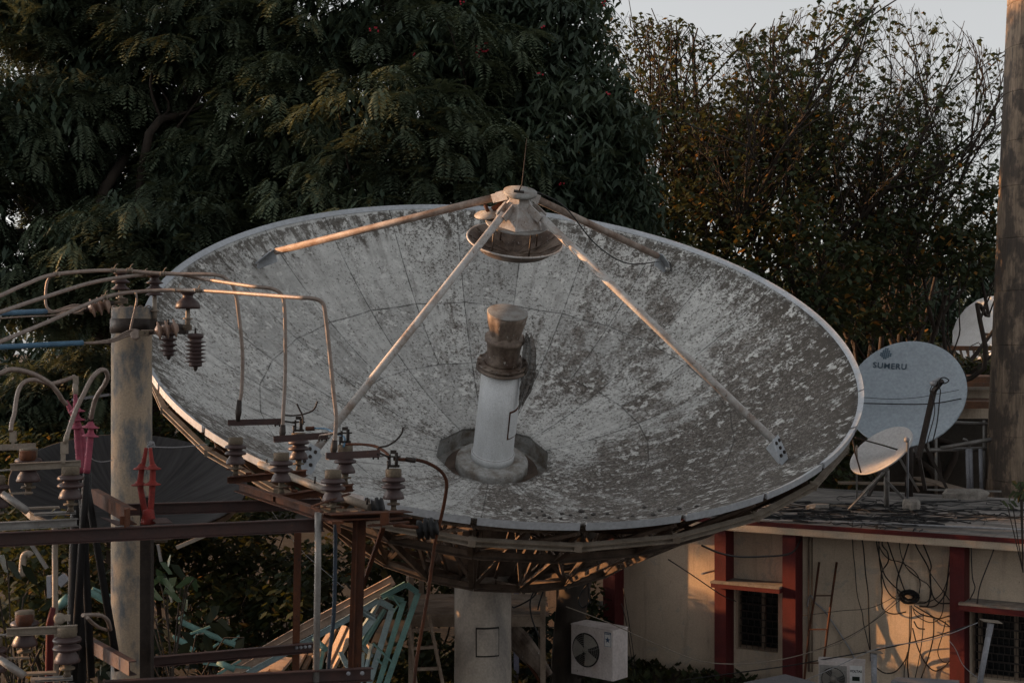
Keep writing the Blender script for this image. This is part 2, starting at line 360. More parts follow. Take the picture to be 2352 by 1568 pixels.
def leafmat(name, c1, c2, c3=None, yellow=.0, trans=.35):
    m, nt, bs, out = NT(name)
    tc = N(nt, 'ShaderNodeTexCoord').outputs['Object']
    g = N(nt, 'ShaderNodeNewGeometry'); rnd = g.outputs['Random Per Island']
    c = mix(nt, rnd, tuple(c1), tuple(c2))
    c = mix(nt, ramp(nt, noise(nt, tc, .35, 3, .6), [(.42, 0.), (.6, .7)]), c, tuple(c3 or [k*.6 for k in c1]))
    if yellow > 0: c = mix(nt, ramp(nt, rnd, [(1-yellow, 0.), (1-yellow+.01, 1.)]), c, (.26, .13, .03))
    inp(nt, bs.inputs['Base Color'], c); bs.inputs['Roughness'].default_value = .55; bs.inputs['Specular IOR Level'].default_value = .3
    tr = N(nt, 'ShaderNodeBsdfTranslucent'); nt.links.new(mix(nt, .35, c, (.16, .15, .03), 'MIX'), tr.inputs[0])
    mx = N(nt, 'ShaderNodeMixShader'); mx.inputs[0].default_value = trans
    nt.links.new(bs.outputs[0], mx.inputs[1]); nt.links.new(tr.outputs[0], mx.inputs[2]); nt.links.new(mx.outputs[0], out.inputs[0])
    return m
M['leaf_feather'] = leafmat('feathery_leaves', (.080, .112, .068), (.150, .180, .112), (.045, .062, .044), trans=.2)
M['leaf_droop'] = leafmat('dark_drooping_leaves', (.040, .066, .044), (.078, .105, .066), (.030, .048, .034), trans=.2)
M['leaf_sparse'] = leafmat('olive_leaves', (.034, .054, .026), (.058, .076, .036), (.036, .048, .026), .06, .28)
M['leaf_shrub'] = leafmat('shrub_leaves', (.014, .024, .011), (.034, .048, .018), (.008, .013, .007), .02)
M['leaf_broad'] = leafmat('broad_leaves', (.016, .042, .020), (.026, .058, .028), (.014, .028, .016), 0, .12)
M['leaf_dusty'] = leafmat('shaded_dusty_leaves', (.010, .016, .011), (.018, .026, .018), (.008, .012, .010), 0, .05)  # dusty leaves; the shade they stand in is darkened into the colour
M['leaf_dusty'].node_tree.nodes['Principled BSDF'].inputs['Specular IOR Level'].default_value = .08

# ================================================================== BIG DISH
DN = Vector((0.09682641, -0.42337023, 0.90076761)).normalized()
DC = Vector((-0.10210749, 22.97576706, 6.68095317))
EX = Vector((0.99427219, 0, -0.10687752)).normalized(); EY = DN.cross(EX)
RAD, DEP = 5.75, 2.4
FL = RAD*RAD/4/DEP
DV = DC - DN*DEP
DM = Matrix((EX, EY, DN)).transposed()
DMi = DM.inverted()
def pz(r): return r*r/4/FL
def D(r, a, h):            # dish frame: radius, angle (deg), height above the vertex
    return Vector((r*math.cos(R_(a)), r*math.sin(R_(a)), h))
def todish(p): return DMi @ (Vector(p) - DV)
def dish_hit(px, py):
    o = todish((0, 0, H)); d = DMi @ (at(px, py, 1.) - Vector((0, 0, H)))
    a = (d.x**2+d.y**2)/4/FL; b = (o.x*d.x+o.y*d.y)/2/FL-d.z; c = (o.x**2+o.y**2)/4/FL-o.z
    t = (-b+math.sqrt(max(0, b*b-4*a*c)))/2/a
    return o+d*t
A0 = -91.15; NSEG = 26; SEG = 360/NSEG
dish = Thing('satellite_dish', 'huge lichen-stained white dish tilted to the sky on a concrete column', 'satellite dish', DV, M=DM)
# reflector
mb = MB(); NA = NSEG*6; NR = 30; HOLE = .95; vs = []; fs = []
for side in (0, 1):
    for i in range(NR+1):
        r = HOLE + (RAD-HOLE)*i/NR
        for k in range(NA):
            a = A0 + 360*k/NA
            if i == 0:
                q = (360*k/NA) % 36 - 18; rr = HOLE*math.cos(R_(18))/math.cos(R_(q))*1.04
            else: rr = r
            vs.append(D(rr, a, pz(rr) - side*.035))
for i in range(NR):
    for k in range(NA):
        a, b = i*NA+k, i*NA+(k+1) % NA
        fs.append((a, b, b+NA, a+NA)); o = (NR+1)*NA; fs.append((o+a, o+a+NA, o+b+NA, o+b))
for k in range(NA):
    o = (NR+1)*NA; k2 = (k+1) % NA; fs.append((k, o+k, o+k2, k2)); fs.append((NR*NA+k, NR*NA+k2, o+NR*NA+k2, o+NR*NA+k))
mb.add(vs, fs, True)
dish.part('reflector', mb, M['dish'])
# rim flange pieces, one per panel
mb = MB()
for k in range(NSEG):
    pts = []
    n = 6; ga = .03 if math.sin(R_(A0+SEG*(k+.5))) < -.1 else -.002
    for j in range(n+1):
        a = A0 + SEG*(k + ga + (1-2*ga)*j/n)
        for (r, h) in ((RAD-.045, pz(RAD-.045)+.008), (RAD+.035, pz(RAD)+.035), (RAD+.04, pz(RAD)-.075), (RAD-.02, pz(RAD)-.08)):
            pts.append(D(r, a, h))
    fs = [(j*4+q, (j+1)*4+q, (j+1)*4+(q+1) % 4, j*4+(q+1) % 4) for j in range(n) for q in range(4)] + [(0, 1, 2, 3), (n*4+3, n*4+2, n*4+1, n*4)]
    mb.add(pts, fs)
dish.part('rim', mb, M['rim_paint'])
# well in the middle: wall and floor
mb = MB(); n = 10; vs = []
for (r, h) in ((HOLE*1.03, .075), (HOLE*1.03, -.30)):
    for k in range(n): vs.append(D(r/math.cos(R_(18))*.985, A0+36*k+0, h))
mb.add(vs, [(k, (k+1) % n, n+(k+1) % n, n+k) for k in range(n)] + [tuple(range(n, 2*n))])
dish.part('hub_well', mb, M['hub_concrete'])
# feed tower
mb = MB().lathe([(.02, -.29), (.61, -.29), (.62, -.27), (.62, -.05), (.60, -.02), (.34, -.0)], seg=40)
base = dish.part('hub_base', mb, M['hub_concrete'])
mb = MB().lathe([(.37, -.02), (.37, .12), (.35, .14), (.345, .16), (.335, .9), (.325, 1.72)], seg=40)
tube = dish.part('feed_tube', mb, M['white_paint'])
dish.part('base_seam', MB().lathe([(.352, .10), (.362, .105), (.362, .13), (.352, .135)], seg=40), M['rust'], tube)
mb = MB()   # inspection hatch on the tube
for j in range(7):
    pass
def hatch(rr, h0, h1, a0, a1, t, mbx):
    n = 6; v = []
    for i in range(n+1):
        a = a0+(a1-a0)*i/n
        for r, h in ((rr, h0), (rr+t, h0), (rr+t, h1), (rr, h1)): v.append(D(r, a, h))
    mbx.add(v, [(i*4+q, (i+1)*4+q, (i+1)*4+(q+1) % 4, i*4+(q+1) % 4) for i in range(n) for q in range(4)] + [(0, 1, 2, 3), (n*4+3, n*4+2, n*4+1, n*4)])
hatch(.335, .52, 1.05, -52, -8, .012, mb)
dish.part('rusty_frame', mb, M['rust'], tube)
mb = MB(); hatch(.335, .55, 1.02, -49, -11, .024, mb)
hp = dish.part('hatch', mb, M['white_paint'], tube)
mb = MB()
for k in range(12):
    a = -52+44*k/11; mb.lathe([(.40, 0), (.40, 0)], seg=3) if False else None
# flanges, lower horn and cover
mb = MB().lathe([(.33, 1.70), (.43, 1.71), (.43, 1.745), (.36, 1.75), (.36, 1.78), (.42, 1.785), (.42, 1.82), (.33, 1.83)], seg=36)
for k in range(16):
    p = D(.40, k*22.5, 1.83); mb.box((p.x, p.y, p.z), (.035, .035, .03))
dish.part('flange', mb, M['stain_metal'], tube)
mb = MB().lathe([(.28, 1.82), (.31, 1.86), (.27, 1.90), (.275, 2.05), (.30, 2.20), (.33, 2.22), (.33, 2.28), (.26, 2.30), (.25, 2.33)], seg=32)
horn = dish.part('feed_horn', mb, M['stain_metal'])
mb = MB(); v = []; n = 48
for (r, h, w) in ((.245, 2.31, .015), (.255, 2.36, .02), (.30, 2.52, .012), (.325, 2.64, .006), (.335, 2.70, .0), (.32, 2.712, 0)):
    for k in range(n): v.append(D(r + w*math.sin(k*2*math.pi/n*9), 360*k/n, h + .01*math.sin(k*.5)))
mb.add(v, [(i*n+k, i*n+(k+1) % n, (i+1)*n+(k+1) % n, (i+1)*n+k) for i in range(5) for k in range(n)] + [tuple(range(5*n, 6*n))], True)
dish.part('horn_cover', mb, M['stain_metal'], horn)
dish.part('horn_lid', MB().lathe([(0, 2.716), (.325, 2.714), (.335, 2.724), (.32, 2.732), (0, 2.735)], seg=40), M['brown_paint'], horn)
# torn mesh cloth
mb = MB(); nx, nz = 10, 18; v = []
for i in range(nx+1):
    for j in range(nz+1):
        t = j/nz*(1-.28*abs(math.sin(i*2.3+1))); wd = (.10+.11*math.sin(math.pi*min(1, t*1.15)))*(1-.75*max(0, t-.7)/.3)
        xx = .30 + wd*i/nx*1.15 + .05*t; yy = -.12 - .06*math.sin(i*1.7+t*5)-.06*t+random.uniform(-.015, .015); xx += random.uniform(-.012, .012)
        v.append((xx, yy, 2.42 - 1.42*t - .05*math.sin(i*1.1)))
for off in (0,):
    mb.add(v, [(i*(nz+1)+j, (i+1)*(nz+1)+j, (i+1)*(nz+1)+j+1, i*(nz+1)+j+1) for i in range(nx) for j in range(nz)], True)
def clothmat():
    m, nt, bs, out = NT('torn_mesh_cloth'); tc = N(nt, 'ShaderNodeTexCoord').outputs['Object']
    inp(nt, bs.inputs['Base Color'], (.07, .055, .045)); bs.inputs['Roughness'].default_value = .9
    nz_ = noise(nt, mapping(nt, tc, (40, 40, 12)), 2., 3, .7)
    inp(nt, bs.inputs['Alpha'], ramp(nt, nz_, [(.35, .62), (.6, .95)])); return m
M['cloth'] = clothmat()
single_cloth = mb
o = mb.build('mesh_cloth', M['cloth']); o.matrix_world = Matrix.Translation(DV) @ DM.to_4x4()
tag(o, 'torn dark mesh cloth hanging off the feed horn in the dish', 'cloth')
# apex: plate, pyramid, discs, subreflector
HP = 4.80
mb = MB().lathe([(.02, HP-.05), (.26, HP-.05), (.265, HP), (.0, HP)], seg=32)
apex = dish.part('apex_plate', mb, M['brown_paint'])
mb = MB().box(D(.06, 250, HP+.012), (.16, .06, .025)).tube([D(.06, 250, HP+.02), D(.03, 60, HP+.12), D(.02, 40, HP+.85)], [.012, .009, .006], 6)
dish.part('lightning_rod', mb, M['dark_iron'], apex)
mb = MB(); v = []; n = 6
for (r, h) in ((.17, HP-.05), (.19, HP-.16), (.44, HP-.52)):
    for k in range(n): v.append(D(r, 60*k+30-A0*0, h))
mb.add(v, [(i*n+k, i*n+(k+1) % n, (i+1)*n+(k+1) % n, (i+1)*n+k) for i in range(2) for k in range(n)] + [tuple(range(n))[::-1], tuple(range(2*n, 3*n))])
for k in range(6):
    mb.beam(D(.195, 60*k+30, HP-.16), D(.45, 60*k+30, HP-.52), .03, .02)
dish.part('apex_pyramid', mb, M['strut_paint'])
mb = MB().lathe([(.0, HP-.535), (.48, HP-.525), (.50, HP-.54), (.48, HP-.555), (.0, HP-.56)], seg=40)
dish.part('mounting_disc', mb, M['brown_paint'])
HS = 3.72
mb = MB().lathe([(.05, HS), (.3, HS+.03), (.55, HS+.13), (.74, HS+.27), (.76, HS+.275), (.755, HS+.255), (.56, HS+.10), (.3, HS), (.05, HS-.03)], seg=48)
for k in range(12):
    a = 30*k; mb.beam(D(.12, a, HS+.035), D(.42, a, HS+.09), .010, .02); mb.beam(D(.42, a, HS+.09), D(.73, a, HS+.27), .010, .014)
sub = dish.part('subreflector', mb, M['stain_metal'])
dish.part('edge_ring', MB().tube([D(.765, 360*k/48, HS+.272) for k in range(49)], .016, 6, False), M['strut_paint'], sub)
mb = MB()
for k in range(4): mb.tube([D(.42, 90*k+35, HS+.10), D(.42, 90*k+35, HP-.55)], .016, 6)
dish.part('spacer', mb, M['stain_metal'], sub)
# small offset disc with rusty bracket
q = todish(at(1125, 492, 22.3)); Md = Matrix.Rotation(R_(-14), 3, 'Y')
mb = MB().lathe([(.0, 0), (.24, 0), (.25, .012), (.0, .03)], o=q, M=Md, seg=28)
dish.part('side_disc', mb, M['brown_paint'])
mb = MB(); q1 = todish(at(1168, 462, 22.25)); q2 = todish(at(1150, 500, 22.3)); q3 = todish(at(1133, 484, 22.35))
mb.beam(q1, q3, .02, .13); mb.tube([todish(at(1112, 466, 22.4)), todish(at(1122, 488, 22.35))], .03, 8)
dish.part('rusty_bracket', mb, M['rust'])
# four struts
ends = [((590, 612), 151, M['rust_strut']), ((1528, 620), 56, M['rust_strut']), ((1797, 1062), -29, M['strut_paint']), ((705, 1083), -128, M['strut_paint'])]
for (pp, ang, mt) in ends:
    e = dish_hit(*pp); aa = math.degrees(math.atan2(e.y, e.x)); rr = math.hypot(e.x, e.y)
    low = pp[1] > 900
    s0 = D(.20, aa, HP-.10 if not low else HP-.20)
    dirn = (e - s0).normalized(); foot = e + Vector((0, 0, .20)); foot = foot - dirn*.0
    p1 = s0 + (foot-s0)*.035; p2 = s0 + (foot-s0)*(.955 if low else .915)
    mb = MB().tube([p1, s0+(foot-s0)*.5, p2], .061, 14)
    st = dish.part('strut', mb, mt)
    inw = D(1, aa, 0); side = Vector((-inw.y, inw.x, 0))
    mb = MB()
    for k in (-1, 1): mb.beam(s0+side*.07*k, s0+side*.07*k+(foot-s0)*.05, .02, .14)
    dish.part('top_bracket', mb, M['strut_paint'], st)
    sl = (e-p2).normalized(); sd = sl.cross(Vector((-e.x/2/FL, -e.y/2/FL, 1))).normalized(); nr = sd.cross(sl)
    if nr.z < 0: nr = -nr
    mb = MB(); q = [(p2-sl*.02, .11, .04), (p2+sl*.28, .15, .03), (p2+sl*.5, .10, .03)]
    v = []
    for c, wd, h in q:
        for t in (-1, 1):
            v += [c+sd*wd*t+nr*h, c+sd*wd*t+nr*(h+.02)]
    mb.add(v, [(0, 1, 3, 2), (8, 10, 11, 9)] + [f for j in (0, 4) for f in ((j, j+4, j+5, j+1), (j+2, j+3, j+7, j+6), (j+1, j+5, j+7, j+3), (j, j+2, j+6, j+4))])
    v = [p2+nr*.03, p2+sl*.5+nr*.03, e+sl*.1-Vector((0, 0, .04)), p2+sl*.1-nr*.16]; v = [x-sd*.01 for x in v]+[x+sd*.01 for x in v]
    mb.add(v, [(0, 1, 2, 3), (7, 6, 5, 4), (0, 4, 5, 1), (1, 5, 6, 2), (2, 6, 7, 3), (3, 7, 4, 0)])
    fp = dish.part('foot_plate', mb, M['rim_paint'], st)
    for (u, w) in ((.05, -.06), (.05, .06), (.15, 0), (.25, -.07), (.25, .07)):
        cc = p2+sl*u+sd*w+nr*.055; dish.part('bolt', MB().lathe([(0, -.01), (.028, -.01), (.028, .022), (0, .022)], o=cc, M=Matrix((sd, sl, nr)).transposed(), seg=6, smooth=False), M['dark_iron'], st)
# cable lying along the far right strut
e = dish_hit(1528, 620)
s0 = D(.22, 56, HP)
mb = MB().tube(smooth_pts([s0, s0+(e-s0)*.2+Vector((.05, -.1, .06)), s0+(e-s0)*.45+Vector((0, -.15, -.22)), s0+(e-s0)*.7+Vector((0, -.1, -.25)), e+Vector((0, 0, .18)), e+Vector((.1, -.15, .05))]), .012, 5)
o = mb.build('antenna_cable', M['black']); o.matrix_world = Matrix.Translation(DV) @ DM.to_4x4()
tag(o, 'thin dark cable sagging along the far right strut of the huge dish', 'cable')

# backing truss
ZLOW = lambda r: -1.75 + (r-1.15)*.65 if r < 3 else -.55 + (r-3.0)*.98
def rib(a, mb):
    up = D(1, a, 0)
    rs = [1.15, 2.1, 3.0, 3.95, 4.85, 5.62]
    top = [D(r, a, pz(r)-.12) for r in rs]; bot = [D(r, a, min(ZLOW(r), pz(r)-.24)) for r in rs]
    sd = (0, 0, 1)
    for i in range(5):
        mb.angle(top[i], top[i+1], .07, .06, .01); mb.angle(bot[i], bot[i+1], .09, .07, .012)
        if i % 2 == 0: mb.beam(bot[i], top[i+1], .05, .05)
        else: mb.beam(top[i], bot[i+1], .05, .05)
    for i in range(5): mb.angle(bot[i], top[i], .06, .06, .01)
    return top, bot
ribs = []
for k in range(NSEG):
    a = A0 + SEG*k; mb = MB(); t, b = rib(a, mb); ribs.append((t, b))
    dish.part('truss_rib', mb, M['truss_steel'])
for lvl, nm in ((5, 'outer_ring'), (4, 'middle_ring'), (2, 'lower_ring'), (0, 'hub_ring')):
    mb = MB()
    for k in range(NSEG):
        t0, b0 = ribs[k]; t1, b1 = ribs[(k+1) % NSEG]
        if lvl == 5:
            o0 = t0[5] + D(.08, A0+SEG*k, -.16); o1 = t1[5] + D(.08, A0+SEG*(k+1), -.16)
            g = (o1-o0)*.02
            mb.prof(o0+g, o1-g, [(-.03, -.045), (.05, -.045), (.05, -.03), (-.012, -.03), (-.012, .03), (.05, .03), (.05, .045), (-.03, .045)], up=(0, 0, 1))
            mb.box(o0, (.10, .10, .10))
        else:
            mb.angle(b0[lvl], b1[lvl], .10, .07, .012)
            if lvl in (2,): mb.angle(t0[lvl], t1[lvl], .08, .06, .01)
            if lvl == 2 and k % 2 == 0: mb.beam(b0[lvl], t1[lvl], .05, .05)
            if lvl == 2 and k % 2 == 1: mb.beam(t0[lvl], b1[lvl], .05, .05)
            if lvl == 4: mb.beam(b0[lvl], ribs[(k+1) % NSEG][0][5], .05, .05)
            if lvl == 0: mb.angle(t0[0], t1[0], .08, .06, .01)
    dish.part(nm, mb, M['galv_tan'] if lvl == 5 else M['truss_steel'])
mb = MB().lathe([(.05, -1.78), (1.05, -1.78), (1.10, -1.70), (1.10, -1.2), (.8, -.4), (.8, -.2)], seg=26, smooth=False)
dish.part('hub_drum', mb, M['truss_steel'])
# column (world-vertical): its own frame under the dish
pedx, pedy = at(1109, 1340, 24.0).x, 24.0
def w2d(p): return todish(p)
mb = MB(); ztop = at(1109, 1318, 24.0).z; seg = 40; v = []
for (r, z) in ((.50, -.2), (.485, 1.2), (.485, ztop)):
    for k in range(seg):
        a = 2*math.pi*k/seg; v.append(w2d((pedx+r*math.cos(a), pedy+r*math.sin(a), z)))
mb.add(v, [(i*seg+k, i*seg+(k+1) % seg, (i+1)*seg+(k+1) % seg, (i+1)*seg+k) for i in range(2) for k in range(seg)] + [tuple(range(2*seg, 3*seg))], True)
colm = dish.part('column', mb, M['concrete'])
mb = MB()
zc0 = at(1109, 1505, 23.5).z; zc1 = at(1109, 1445, 23.5).z
def curved(rr, a0, a1, z0, z1, t, mbx):
    n = 8; v = []
    for i in range(n+1):
        a = R_(a0+(a1-a0)*i/n)
        for r, z in ((rr, z0), (rr+t, z0), (rr+t, z1), (rr, z1)): v.append(w2d((pedx+r*math.cos(a), pedy+r*math.sin(a), z)))
    mbx.add(v, [(i*4+q, (i+1)*4+q, (i+1)*4+(q+1) % 4, i*4+(q+1) % 4) for i in range(n) for q in range(4)] + [(0, 1, 2, 3), (n*4+3, n*4+2, n*4+1, n*4)])
curved(.485, -103, -55, zc0-.03, zc1+.03, .006, mb)
hf = dish.part('hatch_gap', mb, M['void'], colm)  # dark sheet standing for the shade in the gap round the door
mb = MB(); curved(.485, -100, -58, zc0, zc1, .03, mb)
dish.part('hatch_door', mb, M['concrete'], colm)
mb = MB(); topc = Vector((pedx, pedy, ztop)); vtx = DV - DN*1.7
mb.tube([w2d(topc-Vector((0, 0, .05))), w2d(vtx)], [.62, .75], 18)
dish.part('neck', mb, M['truss_steel'])
# dangling drive cables under the hub
for i, (pp, yy) in enumerate([([(1240, 1340), (1225, 1370), (1185, 1393), (1176, 1392)], 23.4), ([(1232, 1345), (1218, 1380), (1222, 1420), (1240, 1465)], 23.3),
                              ([(1252, 1345), (1240, 1380), (1235, 1400)], 23.4), ([(1358, 1330), (1330, 1370), (1338, 1395), (1353, 1380), (1352, 1345)], 22.6)]):
    single('hanging_cable', MB().tube(smooth_pts(path(pp, yy)), .014, 5), M['black'], ['black cable looping from the dish truss to the concrete column', 'frayed black cable dangling straight down under the dish hub', 'short black cable end hanging beside the wooden platform', 'thin loop of wire hanging below the right of the dish truss'][i], 'cable', 'cables hanging below the huge dish')
# pebbles lying in the front of the bowl
pbs = [(1335, 1182, .05), (1290, 1187, .035), (1250, 1191, .03), (1310, 1190, .03), (1262, 1196, .028), (1233, 1195, .025), (1288, 1198, .025), (1363, 1189, .03), (1395, 1187, .03), (1480, 1172, .035), (1515, 1180, .03), (1420, 1196, .025), (1195, 1178, .03), (1215, 1186, .03), (1245, 1181, .025), (1345, 1196, .025), (1500, 1190, .028), (1452, 1192, .03), (1560, 1176, .03), (1600, 1170, .028)]
for i, (px, py, r) in enumerate(pbs):
    e = dish_hit(px, py-6); w = DV + DM @ e
    mb = MB(); rr = r*(.8+.5*random.random())
    mb.lathe([(0, -rr*.6), (rr*.8, -rr*.4), (rr*1.1, 0), (rr*.75, rr*.5), (0, rr*.65)], o=w+Vector((0, 0, rr*.4)), seg=7, smooth=True)
    mb.v = [(a+random.uniform(-.2, .2)*rr, b+random.uniform(-.2, .2)*rr, c+random.uniform(-.15, .15)*rr) for a, b, c in mb.v]
    single('pebble', mb, M['pebble'], 'small dark pebble lying inside the front edge of the huge dish', 'pebble', 'pebbles lying inside the huge dish')

# ================================================================== RED AND CREAM BUILDING
ZR = 3.13
E0 = atz(1710, 1194.3, ZR); E1 = atz(2352, 1237, ZR)
BU = Vector((E1.x-E0.x, E1.y-E0.y, 0)).normalized(); BW = Vector((-BU.y, BU.x, 0))
BO = Vector((E0.x, E0.y, 0)); BMx = Matrix((BU, BW, Vector((0, 0, 1)))).transposed(); BMi = BMx.inverted()
def on(px, py, w):
    d = BMi @ (at(px, py, 1.)-Vector((0, 0, H))); o = BMi @ (Vector((0, 0, H))-BO)
    t = (w-o.y)/d.y; return o+d*t
def bw(s, w, z): return BO + BMx @ Vector((s, w, z))
WP = .55                                   # wall plane
bld = Thing('flat_roofed_building', 'cream single-storey building with dark red pillars and a stained flat roof', 'building', BO, M=BMx)
sl = on(1383, 1300, .25).x; sr = 9.0
BD = 6.4
def B(s0, s1, w0, w1, z0, z1, mb): return mb.box(((s0+s1)/2, (w0+w1)/2, (z0+z1)/2), (s1-s0, w1-w0, z1-z0))
mb = MB(); B(sl-.2, sr, .0, BD, ZR-.06, ZR, mb); bld.part('roof', mb, M['roof'])
mb = MB(); B(sl-.2, sr, -.015, .10, ZR-.085, ZR-.003, mb); bld.part('red_fascia', mb, M['red_wall'])
mb = MB(); B(sl-.2, sr, -.002, .58, ZR-.215, ZR-.088, mb); bld.part('eave', mb, M['plaster'])
# windows
w1a, w1b = on(1700, 1400, WP+.25).x, on(1797, 1400, WP+.25).x
wz0, wz1 = on(1745, 1490, WP+.15).z, on(1745, 1353, WP+.15).z
w2a, w2b = on(2235, 1450, WP+.2).x, on(2420, 1450, WP+.2).x
v0, v1 = on(2290, 1556, WP+.15).z, on(2290, 1405, WP+.15).z
mb = MB(); T = .25; zt = ZR-.217
cuts = [(w1a, w1b, wz0, wz1), (w2a, w2b, v0, v1)]
s = sl
for (a, b, z0, z1) in cuts:
    B(s, a, WP, WP+T, 0, zt, mb); B(a, b, WP, WP+T, 0, z0, mb); B(a, b, WP, WP+T, z1, zt, mb); s = b
B(s, sr, WP, WP+T, 0, zt, mb); B(sl, sl+T, WP+T, BD-.1, 0, zt, mb)
bld.part('wall', mb, M['plaster'])
pil = []
for (xa, xb, yy) in ((1385, 1412, 1380), (1641, 1667, 1400), (1797, 1827, 1400), (2181, 2215, 1400)):
    a, b = on(xa, yy, .12).x, on(xb, yy, .12).x; pil.append((a, b))
    mb = MB(); B(a, b, .12, WP-.003, 0, ZR-.218, mb); bld.part('pillar', mb, M['red_wall'])
# canopies over windows
mb = MB(); a = on(1655, 1345, .0).x
B(pil[1][0]-.02, pil[2][0]-.01, -.02, WP-.003, on(1700, 1342, 0).z-.10, on(1700, 1342, 0).z-.02, mb); cn = bld.part('window_canopy', mb, M['red_wall'])
mb = MB(); B(pil[1][0]-.03, pil[2][0]-.01, -.03, WP-.003, on(1700, 1342, 0).z-.018, on(1700, 1342, 0).z+.02, mb); bld.part('canopy_top', mb, M['stone'], cn)
zc = on(2230, 1388, .0).z
mb = MB(); B(pil[3][1]-.06, sr, -.02, WP-.003, zc-.12, zc-.02, mb); cn2 = bld.part('window_canopy', mb, M['red_wall'])
mb = MB(); B(pil[3][1]-.07, sr, -.03, WP-.003, zc-.018, zc+.02, mb); bld.part('canopy_top', mb, M['stone'], cn2)
def window(a, b, z0, z1, nx, nz, split):
    mb = MB(); W0 = WP+.15; f = .045
    B(a, a+f, W0, W0+.06, z0, z1, mb); B(b-f, b, W0, W0+.06, z0, z1, mb); B(a+f, b-f, W0, W0+.06, z0, z0+f, mb); B(a+f, b-f, W0, W0+.06, z1-f, z1, mb)
    for t in split: x = a+(b-a)*t; B(x-.035, x+.035, W0-.01, W0+.058, z0+f, z1-f, mb)
    o = bld.part('window', mb, M['frame_wood'])
    mb = MB(); B(a, b, W0+.062, W0+.07, z0, z1, mb); bld.part('pane', mb, M['glass'], o)
    mb = MB()
    for i in range(1, nz): z = z0+(z1-z0)*i/nz; mb.beam((a+f, W0-.03, z), (b-f, W0-.03, z), .014, .018 if i % 2 else .03)
    for k, z in enumerate(np.linspace(z0, z1, nz+1)[:-1]):
        for j in range(nx):
            x = a+(b-a)*(j+.5+.25*(k % 2))/nx
            if x < b-f: mb.beam((x, W0-.03, z), (x, W0-.03, z+(z1-z0)/nz), .010, .010)
    bld.part('grille', mb, M['dark_iron'], o)
window(w1a, w1b, wz0, wz1, 7, 8, (.60,)); window(w2a, w2b, v0, v1, 14, 8, (.1, .55,))
# conduit down the wall, pipe along the roof edge
x = on(1858, 1300, WP-.03).x
mb = MB().tube([(x, WP-.03, .3), (x, WP-.03, ZR-.31)], .016, 8).tube([(x+.06, WP-.025, .3), (x+.06, WP-.025, ZR-.31)], .012, 8)
bld.part('conduit', mb, M['frame_wood'])
a = atz(1700, 1192, ZR+.03); b = atz(2010, 1201, ZR+.03); c = atz(2380, 1217, ZR+.03)
single('roof_edge_pipe', MB().tube([a, b, c], .018, 8), M['whitecable'], 'long thin white pipe lying along the front edge of the flat roof', 'pipe')
def G(cx, cy, w=None, Y=None):            # measured in the right-hand enlargement
    return (cx/3.2867+1837.5, cy/3.2867+1091.0)
# wall cables
hang = [
 [(395, 370), (400, 560), (415, 700), (432, 900), (470, 1040), (480, 1120), (520, 1290), (535, 1370)],
 [(460, 400), (480, 560), (495, 740), (515, 900), (520, 1100), (530, 1300), (532, 1400)],
 [(575, 390), (580, 520), (610, 660), (650, 770), (760, 880), (800, 900)],
 [(585, 390), (600, 540), (670, 630), (760, 655), (860, 720), (905, 800), (900, 890)],
 [(640, 420), (680, 560), (730, 700), (775, 830), (800, 890)],
 [(640, 440), (620, 520), (660, 580), (665, 650), (615, 740), (620, 880), (620, 1000), (700, 1045), (800, 1030)],
 [(760, 450), (755, 560), (800, 690), (900, 780), (970, 830), (990, 900), (950, 960), (880, 965)],
 [(850, 440), (880, 540), (960, 680), (985, 770), (980, 920), (960, 985), (900, 985)],
 [(900, 440), (960, 590), (990, 680), (980, 760), (1000, 900), (1050, 960), (1128, 965)],
 [(985, 740), (1070, 860), (1128, 940)],
 [(850, 430), (780, 640), (735, 780), (735, 880), (780, 920)],
 [(1140, 520), (1120, 720), (1100, 880), (1050, 960), (1000, 990), (900, 990)],
 [(1160, 520), (1150, 640), (1105, 810), (1060, 900), (980, 950), (900, 955)],
 [(860, 980), (960, 1040), (1040, 1080), (1128, 1060)],
 [(850, 1000), (920, 1050), (1020, 1075), (1090, 1110), (1128, 1140)],
 [(830, 980), (825, 1150), (820, 1300), (790, 1450), (785, 1530)],
 [(840, 980), (835, 1200), (812, 1400), (820, 1530)],
 [(850, 1150), (890, 1300), (950, 1420), (1020, 1475), (1090, 1440), (1128, 1400)],
 [(930, 1040), (925, 1200), (900, 1380), (870, 1525)],
 [(1010, 1080), (1005, 1230), (960, 1400), (915, 1530)],
 [(575, 1450), (640, 1490), (720, 1480), (790, 1400), (815, 1330)],
 [(1100, 1100), (1070, 1220), (1040, 1330), (1070, 1400), (1120, 1415)],
 [(860, 1100), (890, 1150), (940, 1160)],
 [(600, 420), (600, 640), (640, 830), (700, 920), (755, 935)],
 [(1090, 870), (1070, 1050), (990, 1110), (880, 1060), (850, 990)],
]
for i, pl in enumerate(hang):
    pts = [BO+BMx @ on(*G(*p), WP-.06-.05*random.random() if k > 1 else (.03 if k == 0 and p[1] < 460 else .2)) for k, p in enumerate(pl)]
    if pl[0][1] < 460: pts = [pts[0]+BW*.25+Vector((0, 0, .05))] + pts
    single('wall_cable', MB().tube(smooth_pts(pts), .0125 if i % 3 else .009, 5), M['black'], 'thin black cable in the tangle hanging down the cream wall', 'cable', 'black cables hanging down the cream wall')
